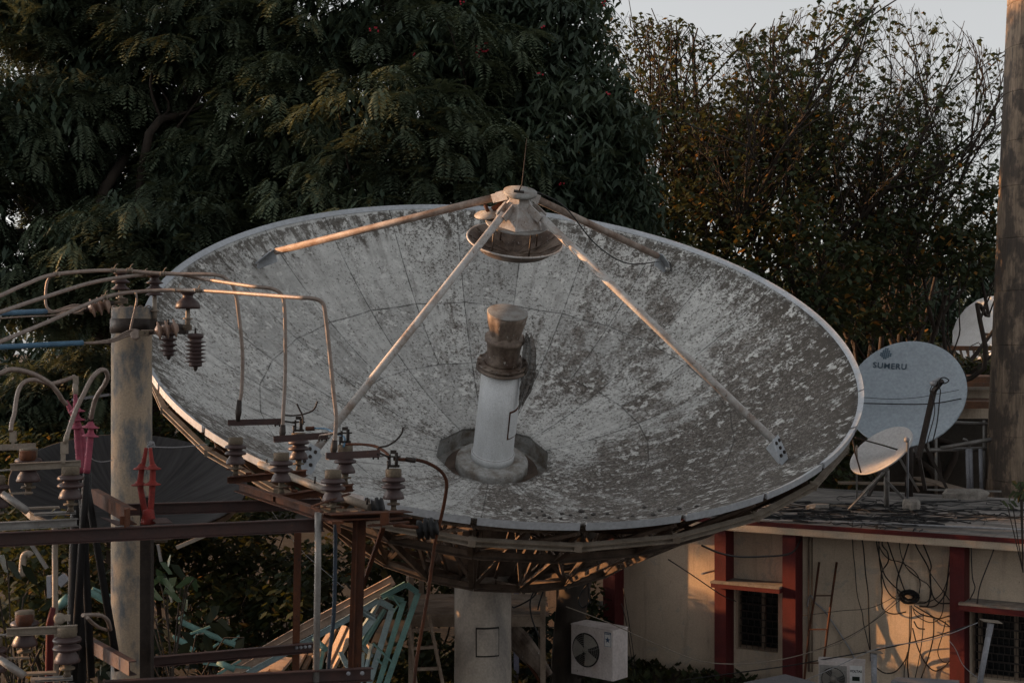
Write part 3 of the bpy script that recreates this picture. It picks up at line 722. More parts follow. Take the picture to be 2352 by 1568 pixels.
for pl, lb in (([(1480, 505), (1440, 620), (1360, 830), (1335, 980)], 'black cable dropping from the roof edge onto the canopy over the right window'),
               ([(1290, 500), (1300, 760), (1320, 850), (1280, 940)], 'thin black cable running down beside the rightmost red pillar')):
    pts = [BO+BMx @ on(*G(*p), .06 if k < 2 else .02) for k, p in enumerate(pl)]
    single('wall_cable', MB().tube(smooth_pts(pts), .011, 5), M['black'], lb, 'cable')
# knot of coiled cable on the wall
mb = MB(); c = on(*G(825, 915), WP-.08)
for i in range(16):
    r = .06+.11*random.random(); t = random.uniform(-.5, .5); pts = []
    for k in range(17):
        a = 2*math.pi*k/16; pts.append(BO+BMx @ (c+Vector((r*1.15*math.cos(a)+random.uniform(-.01, .01), -.02+random.uniform(-.04, .04)+t*.1*math.sin(a), r*.75*math.sin(a)))))
    mb.tube(pts, .013, 5, False)
single('cable_coil', mb, M['black'], 'knot of coiled black cable bunched on the cream wall', 'cable')
# dark cable between truss and pillar, thin spans
def span(pp, Y, r, mt, lb, grp=None, nm='cable_span', cat='cable'):
    return single(nm, MB().tube(smooth_pts(path(pp, Y)), r, 6), M[mt], lb, cat, grp)
span([(1612, 1252), (1655, 1270), (1700, 1278), (1760, 1277), (1806, 1273), (1826, 1262), (1840, 1237)], (23.5, 26.3), .018, 'black', 'thick black cable sagging from the dish truss to a red pillar')
span([(1300, 1392), (1400, 1430), (1500, 1475), (1600, 1515), (1680, 1524), (1760, 1519), (1850, 1500), (1960, 1460), (2065, 1370)], (23.5, 25), .009, 'galv_tan', 'pale thin wire swooping low in front of the cream wall')
span([(1535, 1284), (1590, 1320), (1655, 1364), (1690, 1380)], (24.2, 26.0), .010, 'black', 'thin black wire slanting from the truss to the first red pillar')
span([(1570, 1560), (1700, 1543), (1810, 1528), (1900, 1512), (2010, 1492), (2130, 1465), (2244, 1430)], (23.5, 23.0), .010, 'black', 'black wire rising to the right in front of the lower wall')
span([(1840, 1566), (1920, 1530), (2020, 1487), (2120, 1472), (2180, 1455), (2246, 1429)], (22.5, 22.5), .007, 'whitecable', 'pale thin wire rising beside the black wire near the two pipes')
span([(1838, 1505), (1930, 1470), (2000, 1430), (2070, 1375)], (25.2, 24.6), .007, 'black', 'thin dark wire slanting across the ladder on the cream wall')
span([(2180, 1470), (2195, 1490), (2215, 1530), (2260, 1566)], (23, 23), .007, 'whitecable', 'pale thin wire drooping across the rightmost red pillar')
span([(1844, 1413), (1930, 1402), (2000, 1395), (2060, 1367)], (25.3, 24.6), .006, 'black', 'fine dark wire stretched from the ladder to the cable coil')
for i, (x0, x1) in enumerate(((1428, 1455), (1432, 1462))):
    span([(x0, 1350 if i else 1385), ((x0+x1)/2+1, 1450), (x1, 1552)], (26.5, 26.5), .008, 'black', 'thin cord hanging beside the white air conditioner', 'cords beside the white air conditioner', 'cord', 'cord')
# white drain hose from the hole behind the ladder
single('drain_hose', MB().tube(smooth_pts([BO+BMx @ on(x_, y_, WP-.05) for x_, y_ in ((1855, 1392), (1857, 1375), (1863, 1367), (1872, 1383), (1890, 1398), (1910, 1425), (1935, 1463), (1955, 1495), (1971, 1530))]), .016, 8), M['whitecable'], 'white drain hose running down the cream wall behind the ladder', 'hose')
single('wall_bracket', MB().tube([BO+BMx @ on(1612, 1317, .1), BO+BMx @ on(1640, 1310, WP)], .02, 6), M['pvc'], 'short grey pipe stub jutting from the plain cream wall', 'pipe')
# holes in the wall are stains in the plaster; ladder leaning on the wall
def lad(px, py, w): return BO+BMx @ on(px, py, w)
lt = Thing('ladder', 'rusty narrow iron ladder leaning on the cream wall', 'ladder', lad(1868, 1568, .1))
for xs in (((1881.6, 1290), (1872, 1366), (1859, 1444), (1851, 1521), (1846, 1575)), ((1922, 1290), (1911, 1366), (1901, 1444), (1892, 1521), (1887, 1575))):
    n = len(xs); lt.part('rail', MB().tube([lad(x, y, WP-.08-.5*(i/(n-1))) for i, (x, y) in enumerate(xs)], .021, 8), M['rust'])
for (xa, xb, y, i) in ((1872, 1911, 1367, .27), (1859, 1901, 1444.5, .54), (1851, 1892, 1521.5, .8)):
    lt.part('rung', MB().beam(lad(xa, y, WP-.08-.5*i), lad(xb, y, WP-.08-.5*i), .03, .02), M['rust'])

# ---- text helper
def text(body, size, mat, parent, loc, Mx, name='lettering', bold=.0, extr=.002, local=True, space=1.):
    cu = bpy.data.curves.new('t', 'FONT'); cu.body = body; cu.size = size; cu.align_x = 'CENTER'; cu.space_character = space; cu.offset = bold; cu.extrude = extr
    t = bpy.data.objects.new('t', cu); COL.objects.link(t); bpy.context.view_layer.update()
    me = bpy.data.meshes.new_from_object(t.evaluated_get(bpy.context.evaluated_depsgraph_get()))
    bpy.data.objects.remove(t); me.materials.clear(); me.materials.append(mat); me.name = name
    me.transform(Matrix.Translation(loc) @ Mx.to_4x4())
    o = bpy.data.objects.new(name, me); COL.objects.link(o); o.parent = parent; return o
TX = Matrix(((1, 0, 0), (0, 0, -1), (0, 1, 0)))     # stands the text up, facing -y

# ---- outdoor air-conditioning unit (star label)
def rotz(a): return Matrix.Rotation(a, 3, 'Z')
cA = at(1373, 1560, 24.6); thA = R_(-17)
W_, D_, H_ = .86, .34, at(0, 1443, 24.5).z-at(0, 1556, 24.5).z
# front-left corner seen at 1310, front-right corner at 1402, back at 1431
ac = Thing('air_conditioner', 'white outdoor air conditioner with a round fan and a blue star sticker', 'air conditioner', at(1311, 1545, 24.9), M=rotz(math.atan2(-.62, .72)))
AW = .95*.80; AH = .88; AD = .34
def rbox(mb, x0, x1, y0, y1, z0, z1, b=.015):
    xs = [(x0+b, y0), (x1-b, y0), (x1, y0+b), (x1, y1-b), (x1-b, y1), (x0+b, y1), (x0, y1-b), (x0, y0+b)]
    v = [(x, y, z) for z in (z0, z1) for x, y in xs]
    return mb.add(v, [tuple(range(8))[::-1], tuple(range(8, 16))]+[(i, (i+1) % 8, 8+(i+1) % 8, 8+i) for i in range(8)])
def ac_unit(t, W, Dp, Hh, fx, fz, fr, body, bars=False):
    mb = MB(); rbox(mb, 0, W, 0, Dp, .0, Hh-.02); t.part('casing', mb, body)
    mb = MB(); rbox(mb, -.008, W+.008, -.008, Dp+.008, Hh-.02, Hh); t.part('lid', mb, body)
    Mx = Matrix.Rotation(R_(90), 3, 'X')
    mb = MB().lathe([(0, .002), (fr, .002), (fr, .006), (0, .006)], o=(fx, 0, fz), M=Mx, seg=40); vo = t.part('fan_opening', mb, M['void'])  # black disc standing for the shaded recess behind the fan
    mb = MB()
    for k in range(3):
        a = 2*math.pi*k/3+.4; v = []
        for i in range(7):
            u = i/6
            for rr, tw in ((.06, .0), (fr*.93, .0)):
                aa = a + u*1.25*(1 if rr > .1 else 1.2) ; v.append((fx+rr*math.cos(aa), -.008-.02*u, fz+rr*math.sin(aa)))
        mb.add(v, [(2*i, 2*i+1, 2*i+3, 2*i+2) for i in range(6)])
    mb.lathe([(.0, .035), (.045, .03), (.055, .008)], o=(fx, 0, fz), M=Mx, seg=20)
    t.part('fan', mb, M['fan'], vo)
    mb = MB(); ring = []
    for rr in np.linspace(fr*.3, fr*1.0, 7 if not bars else 9):
        pts = [(fx+rr*math.cos(2*math.pi*k/36), -.045*(1-(rr/fr)**3)-.008, fz+rr*math.sin(2*math.pi*k/36)) for k in range(37)]
        mb.tube(pts, .0022, 4, False)
    for k in range(8 if not bars else 24):
        a = 2*math.pi*k/(8 if not bars else 24); mb.tube([(fx+.05*math.cos(a), -.05, fz+.05*math.sin(a)), (fx+fr*.6*math.cos(a+.12), -.042, fz+fr*.6*math.sin(a+.12)), (fx+fr*math.cos(a+.25), -.008, fz+fr*math.sin(a+.25))], .0022, 4, False)
    t.part('fan_guard', mb, M['galv'], vo)
    mb = MB().box((W*.2, -.004+Dp/2, -.03), (.05, Dp+.04, .06)); t.part('foot', mb, M['dark_iron'])
    mb = MB().box((W*.8, -.004+Dp/2, -.03), (.05, Dp+.04, .06)); t.part('foot', mb, M['dark_iron'])
ac_unit(ac, AW+.17, AD+.1, AH, .34, .46, .30, M['ac_body'])
sx = AW+.06
mb = MB().box((sx, -.004, .71), (.15, .006, .25)); stk = ac.part('sticker', mb, M['sticker'])
mb = MB().box((sx, -.008, .815), (.14, .004, .04)).box((sx, -.008, .59), (.14, .004, .006)).box((sx-.068, -.008, .70), (.005, .004, .22)).box((sx+.068, -.008, .70), (.005, .004, .22))
v = []
for k in range(10):
    rr = .062 if k % 2 == 0 else .025; a = R_(90+36*k); v += [(sx+rr*math.cos(a), -.0085, .70+rr*math.sin(a))]
v.append((sx, -.0095, .70)); mb.add(v, [(10, (k+1) % 10, k) for k in range(10)])
ac.part('emblem', mb, M['blue_print'], stk)
text('BLUE STAR', .024, M['sticker'], stk, Vector((sx, -.0105, .806)), TX, bold=.0006, extr=.0003)
# ---- second unit in front of the ladder foot
vt = Thing('air_conditioner', 'grey outdoor air conditioner with a square fan grille below the ladder', 'air conditioner', at(1880, 1600, 23.2), M=rotz(math.atan2(-.25, .95)))
vh = at(0, 1516, 23.2).z-at(0, 1600, 23.2).z
ac_unit(vt, .74, .30, vh, .235, vh-.285, .19, M['ac_body'], True)
mb = MB().box((.235, -.003, vh-.285), (.44, .004, .44)); vt.part('grille_plate', mb, M['galv'])
mb = MB().box((.60, -.006, vh-.22), (.20, .012, .34)); lp = vt.part('name_panel', mb, M['sticker'])
text('VOLTAS', .052, M['void'], lp, Vector((.60, -.014, vh-.155)), TX, bold=.0018, extr=.001)
mb = MB().box((.60, -.014, vh-.26), (.12, .003, .07)); vt.part('energy_label', mb, M['leaf_dusty'])
# cabinets whose tops show at the bottom edge
def cabinet(pts, h, lb):
    z = pts[0].z; t = Thing('metal_cabinet', lb, 'cabinet', (pts[0].x, pts[0].y, z-h))
    mb = MB(); v = [p-Vector((0, 0, .03)) for p in pts]+[p-Vector((0, 0, h)) for p in pts]; n = len(pts)
    mb.add(v, [tuple(range(n))[::-1], tuple(range(n, 2*n))]+[(i, n+i, n+(i+1) % n, (i+1) % n) for i in range(n)]); t.part('box', mb, M['grey_sheet'])
    c = sum(pts, Vector())/n; mb = MB(); pp = [c+(p-c)*1.05 for p in pts]; v = [p-Vector((0, 0, .029)) for p in pp]+pp
    mb.add(v, [tuple(range(n)), tuple(range(n, 2*n))[::-1]]+[(i, n+i, n+(i+1) % n, (i+1) % n) for i in range(n)]); t.part('lid', mb, M['grey_sheet'])
zc = at(0, 1556, 21.5).z
cabinet([atz(2050, 1563, zc), atz(2063, 1554, zc), atz(2200, 1561, zc), atz(2198, 1574, zc)], .5, 'grey metal cabinet top at the foot of the rightmost pillar')
zc = at(0, 1552, 22.).z
cabinet([atz(1712, 1566, zc), atz(1803, 1548, zc), atz(1893, 1572, zc), atz(1800, 1592, zc)], .5, 'grey angled metal cabinet top left of the name-plated air conditioner')
def vent(top, bot, Y, rw, lb, cap):
    t = Thing('vent_pipe', lb, 'pipe', at(bot[0], bot[1], Y)); a = at(*top, Y); b = at(*bot, Y)
    t.part('pipe', MB().tube([b, a], rw, 14), M['pvc']); d = (a-b).normalized()
    t.part('socket', MB().tube([a-d*.22, a-d*.17, a-d*.001], [rw*1.0, rw*1.12, rw*1.12], 14, False), M['pvc'])
    t.part('cap', MB().box(a+Vector((0, 0, .03)), (cap, cap*.7, .012), Matrix.Rotation(R_(6), 3, 'Y')), M['galv_tan'])
vent((2276, 1430), (2244, 1600), 22.3, .045, 'tall leaning grey vent pipe with a flat cap before the right window', .30)
vent((2007, 1500), (2008, 1600), 22.6, .045, 'short upright grey vent pipe with a flat rusty cap below the cable tangle', .26)

# ---- stones, rails and cable mess on the flat roof
def stone(px, py, w, d, h, lb, seed, z=ZR):
    random.seed(seed); c = atz(px, py, z); mb = MB(); v = []
    for zz, k in ((0, 1.), (.6, 1.), (1., .85)):
        for a in range(8):
            t = a*math.pi/4+.4; q = (abs(math.cos(t))**4+abs(math.sin(t))**4)**-.25
            v.append((c.x+w/2*k*q*math.cos(t)*random.uniform(.85, 1.1), c.y+d/2*k*q*math.sin(t)*random.uniform(.85, 1.1), z+h*zz*random.uniform(.9, 1.1)*(zz > 0)+.002))
    mb.add(v, [(i*8+k, i*8+(k+1) % 8, (i+1)*8+(k+1) % 8, (i+1)*8+k) for i in range(2) for k in range(8)]+[tuple(range(8))[::-1], tuple(range(16, 24))])
    single('stone', mb, M['stone'], lb, 'stone')
stone(2094, 1173, .34, .3, .22, 'pale square stone block weighing down the small dish stand', 3)
stone(1880, 1172, .45, .3, .13, 'pale flat broken stone on the roof near the huge dish', 5)
stone(2217, 1145, .95, .4, .20, 'long grey rock lying on the roof left of the concrete chimney', 8)
mb = MB(); random.seed(21)
for i in range(115):
    px = random.gauss(1995, 120) if i % 2 else random.uniform(1760, 2350); py = random.uniform(1150, 1195) if i % 3 else random.uniform(1172, 1204)
    c = atz(px, py, ZR); n = random.randint(5, 10); a = random.uniform(0, 6.3); pts = []; st = random.uniform(.10, .35); turn = random.uniform(-.9, .9)
    for k in range(n):
        pts.append(c+Vector((0, 0, .012+.05*random.random()**2)))
        a += turn*.6+random.uniform(-.3, .3); c = c+Vector((math.cos(a)*st, math.sin(a)*st*.8, 0))
        l = BMi @ (c-BO)
        if l.y < .08: c = BO+BMx @ Vector((l.x, .08, ZR)); a += 1.
        c.z = ZR
    mb.tube(smooth_pts(pts, 4), random.choice((.008, .010, .013)), 4, False)
o = single('roof_cables', mb, M['black'], 'tangled black cables strewn over the flat roof', 'cables', None, 'stuff')
random.seed(9)
for i, (a, b, wd, mt, lb) in enumerate([((2104, 1146), (2200, 1147), .08, 'galv', 'pale metal strip lying on the roof beyond the stone block'), ((2214, 1160), (2306, 1163), .09, 'galv', 'long pale metal bar lying on the roof near the chimney'),
                               ((1955, 1175), (2005, 1178), .06, 'galv', 'short pale metal bar beside the flat broken stone'), ((2000, 1178), (2060, 1180), .07, 'galv', 'pale metal bar under the small dish stand'),
                               ((1905, 1160), (1975, 1163), .05, 'galv_tan', 'tan metal bar lying behind the flat broken stone'), ((2130, 1124), (2300, 1128), .05, 'galv', 'long dull metal bar lying before the chimney foot')]):
    single('metal_bar', MB().beam(atz(*a, ZR+.03), atz(*b, ZR+.03), wd, .035), M[mt], lb, 'metal bar')
single('plank', MB().beam(atz(1925, 1108, ZR+.05), atz(2165, 1112, ZR+.05), .35, .04), M['timber'], 'long weathered plank lying at the back of the flat roof', 'plank')
single('plank', MB().beam(atz(2105, 1096, ZR+.06), atz(2230, 1130, ZR+.06), .3, .04), M['timber'], 'weathered plank slanting toward the chimney foot on the roof', 'plank')

# ================================================================== SMALLER DISHES
def dish_ellipse(cx, cy, Y, a, b, tilt):
    """frame of a round dish whose outline is an ellipse of half-axes a,b (measured) with its short axis turned by tilt"""
    C = at(cx, cy, Y); Rr = a/F*Y; view = (Vector((0, 0, H))-C).normalized()
    k = b/a; up = Vector((math.sin(R_(tilt)), 0, math.cos(R_(tilt))))
    up = (up-view*up.dot(view)).normalized()
    n = view*k + up*math.sqrt(max(0, 1-k*k)); n.normalize()
    x = n.cross(Vector((0, 1, 0))).normalized() if abs(n.y) < .99 else Vector((1, 0, 0)); x = Vector((n.z, 0, -n.x)).normalized(); y = n.cross(x)
    return C, Rr, Matrix((x, y, n)).transposed(), n
def bowl(mb, R, dep, n=64, m=8, t=.02, r0=0.0, lip=.025):
    prof = [(r0+(R-r0)*i/m, dep*((r0+(R-r0)*i/m)/R)**2-dep) for i in range(m+1)]
    prof += [(R+lip, .0), (R+lip, -.03)]+[(r, z-t) for r, z in prof[::-1]]
    if r0 == 0: prof[0] = (.001, -dep); prof[-1] = (.001, -dep-t)
    return mb.lathe(prof, seg=n)
M['dish_blue'] = surf('grey_blue_dish', (.30, .35, .395), (.25, .29, .33), (.36, .405, .44), .55, 0, 2.2, (3, 1, .25), (.3, .8), 7, .66, bmp=.03)
M['dish_pale'] = surf('pale_dish', (.42, .415, .42), (.35, .345, .345), (.12, .09, .07), .6, 0, 3., (1, 1, 1), (.35, .75), 9, .74, bmp=.03)
# medium dish with emblem
C, Rr, Mx, n = dish_ellipse(2080, 903, 30.2, 134, 116, -26)
md = Thing('offset_dish', 'big blue-grey round dish with a globe emblem on the roof', 'satellite dish', C, M=Mx)
md.part('reflector', bowl(MB(), Rr, .20), M['dish_blue'])
Mi = Mx.inverted()
def onm(px, py, h=.0, Yc=30.2, Cc=C, Mm=None):
    Mm = Mm or Mi; d = Mm @ (at(px, py, 1.)-Vector((0, 0, H))); o = Mm @ (Vector((0, 0, H))-Cc)
    t = (h-o.z)/d.z; return o+d*t
def Z2(px, py): return (px/2.601+1894.9, py/2.601+631.6)      # measured in enlargement
cpos = onm(*Z2(368, 478), -.10); up = (Mi @ Vector((0, 0, 1))); up.z = 0; up.normalize(); rt = Vector((up.y, -up.x, 0))
if rt.dot(Mi @ Vector((1, 0, 0))) < 0: rt = -rt
TM = Matrix((rt, up, Vector((0, 0, 1)))).transposed()
rad_here = lambda p: .20*((p.x**2+p.y**2)/Rr**2)-.20+.012
cpos.z = rad_here(cpos)+.01
mb = MB(); er = .115
for i in range(6):        # globe of offset tiles
    for j in range(6):
        u, v_ = (i-2.5)*er*.36, (j-2.5)*er*.36
        if math.hypot(u, v_) < er*.93:
            q = cpos+rt*(u+.15*v_)+up*(v_-.25*u*u/er); w_ = er*.155; c20, s20 = math.cos(R_(20)), math.sin(R_(20)); mb.add([q+rt*(a_*c20-b_*s20)*w_+up*(a_*s20+b_*c20)*w_ for a_, b_ in ((-1, -1), (1, -1), (1, 1), (-1, 1))], [(0, 1, 2, 3)])
emb = md.part('emblem', mb, M['grey_print'])
tp = onm(*Z2(386, 558), -.10); tp.z = rad_here(tp)+.012
txt = text('SUMERU', .178, M['grey_print'], md.e, tp, TM, bold=.003, extr=.002, space=1.12)
bm_ = __import__('bmesh').new(); bm_.from_mesh(txt.data); __import__('bmesh').ops.subdivide_edges(bm_, edges=bm_.edges, cuts=1); bm_.to_mesh(txt.data); bm_.free()
for me_ in (txt.data, emb.data):
    for v_ in me_.vertices: v_.co.z = .20*((v_.co.x**2+v_.co.y**2)/Rr**2)-.20+.012
mb = MB()      # serifs under and over the letters
wd = .58
md.part('bolts', MB().box(onm(*Z2(745, 900), -.05), (.03, .03, .03)).box(onm(*Z2(250, 808), -.12), (.03, .03, .03)), M['dark_iron'])
def mw(px, py, h): return onm(px, py, h)
mb = MB().tube(smooth_pts([mw(*Z2(215, 765), .03), mw(*Z2(600, 770), .05), mw(*Z2(815, 738), .03)]), .014, 6); md.part('stay_cable', mb, M['black'])
mb = MB().tube(smooth_pts([mw(*Z2(220, 730), .03), mw(*Z2(400, 740), .03), mw(*Z2(560, 730), .03), mw(*Z2(660, 712), .04), mw(*Z2(800, 686), .03)]), .006, 5); md.part('thin_wire', mb, M['black'])
# feed arm of the medium dish
a = at(*Z2(560, 1090), 29.0); b = at(*Z2(650, 690), 28.3); c = at(*Z2(700, 630), 28.1)
T_ = lambda p: Mi @ (Vector(p)-C)
mb = MB().beam(T_(a), T_(b), .10, .08).beam(T_(b), T_(c), .08, .08); arm = md.part('feed_arm', mb, M['dark_iron'])
mb = MB().tube([T_(at(*Z2(632, 652), 28.2)), T_(at(*Z2(690, 618), 28.2))], [.05, .035], 12).lathe([(.0, -.03), (.065, 0), (.0, .03)], o=T_(at(*Z2(648, 646), 28.15)), seg=14)
md.part('feed_head', mb, M['whitecable'], arm)
mb = MB().tube(smooth_pts([T_(at(*Z2(x, y), 28.1)) for x, y in ((690, 650), (720, 645), (740, 628), (715, 612), (690, 620), (680, 660), (690, 690), (685, 740), (670, 880), (640, 1010))]), .013, 5)
mb.tube(smooth_pts([T_(at(*Z2(x, y), 28.1)) for x, y in ((640, 660), (628, 690), (640, 720), (655, 780), (650, 850), (620, 960), (605, 1020))]), .011, 5)
md.part('feed_cable', mb, M['black'], arm)
# mount behind, down to the roof
mb = MB(); cb = Vector((0, 0, -.22)); g0 = T_(atz(2078, 1130, ZR)); g0w = atz(2078, 1130, ZR)
base = at(2115, 1120, 30.6); base.z = ZR
mb.tube([T_(Vector((C.x+.2, C.y+.45, ZR))), T_(Vector((C.x+.2, C.y+.4, C.z-.3)))], .09, 12)
for dx in (-.9, .9): mb.beam(T_(Vector((C.x+.2+dx, C.y+.4, ZR))), T_(Vector((C.x+.2, C.y+.4, C.z-.5))), .06, .06)
mb.beam(T_(at(*Z2(560, 1090), 29.0)), T_(Vector((C.x+.2, C.y+.4, C.z-.75))), .08, .08); mb.beam(T_(at(*Z2(560, 1080), 29.0)), T_(at(*Z2(600, 1285), 29.2)), .07, .07)
mb.beam((0, 0, -.22), T_(Vector((C.x+.2, C.y+.4, C.z-.35))), .16, .16)
md.part('mount', mb, M['dark_iron'])
# small oval dish
C2, R2, Mx2, n2 = dish_ellipse(2023, 1033, 27.6, 79, 37, -35)
sd = Thing('offset_dish', 'small pale oval dish tilted on a tripod in front of the blue-grey one', 'satellite dish', C2, M=Mx2)
Mi2 = Mx2.inverted(); S_ = lambda p: Mi2 @ (Vector(p)-C2)
sd.part('reflector', bowl(MB(), R2, .10, t=.03, lip=.012), M['dish_pale'])
A_ = at(*Z2(497, 985), 27.2)
mb = MB().tube([S_(at(*Z2(180, 970), 27.2)), S_(at(*Z2(345, 1015), 27.35)), S_(at(*Z2(475, 1055), 27.4))], .016, 6).tube([S_(at(*Z2(165, 980), 27.2)), S_(at(*Z2(180, 1060), 27.2)), S_(at(*Z2(215, 1180), 27.3))], .016, 6)
sd.part('feed_rod', mb, M['dark_iron'])
mb = MB()
mb.tube([S_(at(*Z2(368, 1160), 27.75)), S_(atz(2036.5, 1165, ZR))], .055, 10)
for (x0, y0, x1, y1) in ((355, 1175, 135, 1405), (360, 1220, 490, 1355), (340, 1180, 190, 1330), (440, 1085, 560, 1290)):
    p0 = at(*Z2(x0, y0), 27.7); q = Z2(x1, y1); mb.beam(S_(p0), S_(atz(q[0], q[1], ZR+.01)), .05, .03)
mb.tube([S_(at(*Z2(190, 1020), 27.4)), S_(atz(*Z2(190, 1340), ZR))], .02, 6)
sd.part('tripod', mb, M['galv'])
mb = MB().tube([S_(atz(*Z2(493, 1370), ZR)), S_(at(*Z2(494, 990), 26.6))], .025, 10).lathe([(.0, .0), (.05, .01), (.055, .05), (.03, .085), (.0, .09)], o=S_(at(*Z2(494, 992), 26.6)), seg=14)
sd.part('capped_rod', mb, M['pvc'])
for k, dpt in enumerate(((310, 1046, 0), (380, 1050, 0), (350, 1086, 0), (320, 1120, 0))):
    pass
# far dish seen through the tree gap
C3, R3, Mx3, n3 = dish_ellipse(2258, 752, 46, 80, 58, -52)
fd = Thing('distant_dish', 'distant white segmented dish half hidden by leaves beside the chimney', 'satellite dish', C3, M=Mx3)
fd.part('reflector', bowl(MB(), R3, .32, n=16, t=.05), M['white_paint'])
mb = MB()
for k in range(8): a = math.pi*k/4; mb.beam((0, 0, -.52), (R3*.96*math.cos(a), R3*.96*math.sin(a), -.17), .06, .06)
mb.tube([(0, 0, -.4), Mx3.inverted() @ Vector((.3, .6, -3.6))], .16, 10)
fd.part('back_frame', mb, M['truss_steel'])
# dark ribbed dish behind the concrete pole
C4, R4, Mx4, n4 = dish_ellipse(300, 1103, 25.0, 262, 112, 3)
dd = Thing('dark_dish', 'old dark ribbed dish lying low behind the concrete pole', 'satellite dish', C4, M=Mx4)
dd.part('reflector', bowl(MB(), R4, .62, n=80, t=.03, r0=.12), M['darkdish'])
mb = MB()
for k in range(20):
    a = 2*math.pi*k/20; mb.beam((.1*math.cos(a), .1*math.sin(a), -.80), (R4*.55*math.cos(a), R4*.55*math.sin(a), -.58), .05, .08); mb.beam((R4*.55*math.cos(a), R4*.55*math.sin(a), -.58), (R4*.97*math.cos(a), R4*.97*math.sin(a), -.15), .05, .08)
    b = 2*math.pi*(k+1)/20; mb.beam((R4*.99*math.cos(a), R4*.99*math.sin(a), -.11), (R4*.99*math.cos(b), R4*.99*math.sin(b), -.11), .04, .12)
    mb.beam((R4*.5*math.cos(a), R4*.5*math.sin(a), -.70), (R4*.5*math.cos(b), R4*.5*math.sin(b), -.70), .05, .05); mb.beam((R4*.5*math.cos(a), R4*.5*math.sin(a), -.70), (R4*.9*math.cos(a), R4*.9*math.sin(a), -.30), .04, .04)
dd.part('back_frame', mb, M['galv'])
mb = MB(); I4 = Mx4.inverted()
for dx in (-.5, .5):
    for dy in (-.4, .4): mb.beam((dx*.5, dy*.5, -.42), I4 @ (Vector((C4.x+dx, C4.y+.2+dy, 0))-C4), .09, .09)
dd.part('stand', mb, M['truss_steel'])
for q, lb in ((((350, 1168), (600, 1000)), ''),): pass
single('curved_sheet_edge', MB().beam(at(172, 917, 27), at(258, 905, 27), .4, .05), M['grey_sheet'], 'torn grey metal sheet caught in branches left of the concrete pole', 'metal sheet')

# ================================================================== CHIMNEY AND BACK YARD
def chimneymat():
    m, nt, bs, out = NT('board_marked_concrete'); tc = N(nt, 'ShaderNodeTexCoord').outputs['Object']
    v1 = noise(nt, mapping(nt, tc, (6, 6, .35)), 2.4, 6, .7); v2 = noise(nt, mapping(nt, tc, (1, 1, .6)), 1.5, 5, .65)
    c = mix(nt, ramp(nt, v1, [(.36, 0.), (.62, 1.)]), (.27, .20, .145), (.13, .098, .072))
    c = mix(nt, ramp(nt, v2, [(.45, 0.), (.53, .85)]), c, (.05, .04, .034))
    pt = noise(nt, mapping(nt, tc, (2.6, 2.6, .9)), 2.0, 3, .5); c = mix(nt, ramp(nt, pt, [(.62, 0.), (.66, .8)]), c, (.055, .045, .04))
    fine = noise(nt, mapping(nt, tc, (1, 1, .25)), 30, 4, .6); c = mix(nt, 1., c, ramp(nt, fine, [(.3, .8), (.7, 1.15)]), 'MULTIPLY')
    inp(nt, bs.inputs['Base Color'], c); bs.inputs['Roughness'].default_value = .92; bump(nt, bs, math_(nt, 'ADD', v1, pt), .6, .03); return m
M['chimney'] = chimneymat()
YC = 32.6
tw = 1.75; cb = at(2274, 1135, YC+tw/2); ct = at(2320, 0, YC+tw/2)
ch = Thing('chimney', 'tall tapering board-marked concrete chimney at the right edge', 'chimney', (cb.x+tw/2, YC+tw/2, 0))
mb = MB(); slope = (ct.x-cb.x)/(ct.z-cb.z); x0 = cb.x-slope*cb.z; zz = 0.; random.seed(4); lev = [0.]
while zz < 20: zz += random.uniform(1.0, 1.3); lev.append(zz)
cxx = cb.x+tw/2+.15
for i, z in enumerate(lev[:-1]):
    z1 = lev[i+1]
    def half(z): return cxx-(x0+slope*z)
    v = []
    for (zq, hw) in ((z, half(z)-.014), (z+.02, half(z+.02)), (z1-.02, half(z1-.02)), (z1, half(z1)-.014)):
        for k in range(20):
            a = 2*math.pi*k/20+math.pi/4; q = (abs(math.cos(a))**3+abs(math.sin(a))**3)**(-1/3)
            rj = hw*q*(1+random.uniform(-.004, .004))/1.0; v.append((cxx+rj*math.cos(a), YC+tw/2+rj*math.sin(a), zq))
    mb.add(v, [(j*20+k, j*20+(k+1) % 20, (j+1)*20+(k+1) % 20, (j+1)*20+k) for j in range(3) for k in range(20)])
ch.part('shaft', mb, M['chimney'])
# low sheds behind the roof
sh = Thing('back_shed', 'dark low shed with rusty layered roofs behind the flat roof', 'shed', (6, 37, 0))
def X(px, Y): return (px-CX)/F*Y
def zz_(py, Y): return H-(py-CY)/F*Y
def wb(mb, x0, x1, Y0, Y1, pyt, pyb): return mb.box(((X(x0, Y0)+X(x1, Y0))/2, (Y0+Y1)/2, (zz_(pyt, Y0)+zz_(pyb, Y0))/2), (X(x1, Y0)-X(x0, Y0), Y1-Y0, zz_(pyt, Y0)-zz_(pyb, Y0)))
sh.part('roof', wb(wb(MB(), 1900, 2330, 37.8, 41, 865, 878), 1900, 2330, 37.6, 41, 878.5, 888), M['rust_roof'])
sh.part('wall', wb(MB(), 1900, 2330, 38.5, 38.8, 889, 1200), M['plaster'])
lr = sh.part('lower_roof', wb(MB(), 1900, 2330, 36.2, 38.4, 922, 938), M['rust_roof'])
sh.part('gutter', wb(MB(), 1850, 2330, 36.0, 36.15, 888.5, 895), M['galv_tan'])
sh.part('dark_front', wb(MB(), 1850, 2330, 36.6, 36.8, 962, 1250), M['dark_shed'])
rl = Thing('yard_railing', 'dull steel railing and frame standing in the dark behind the dishes', 'railing', at(2150, 1130, 34))
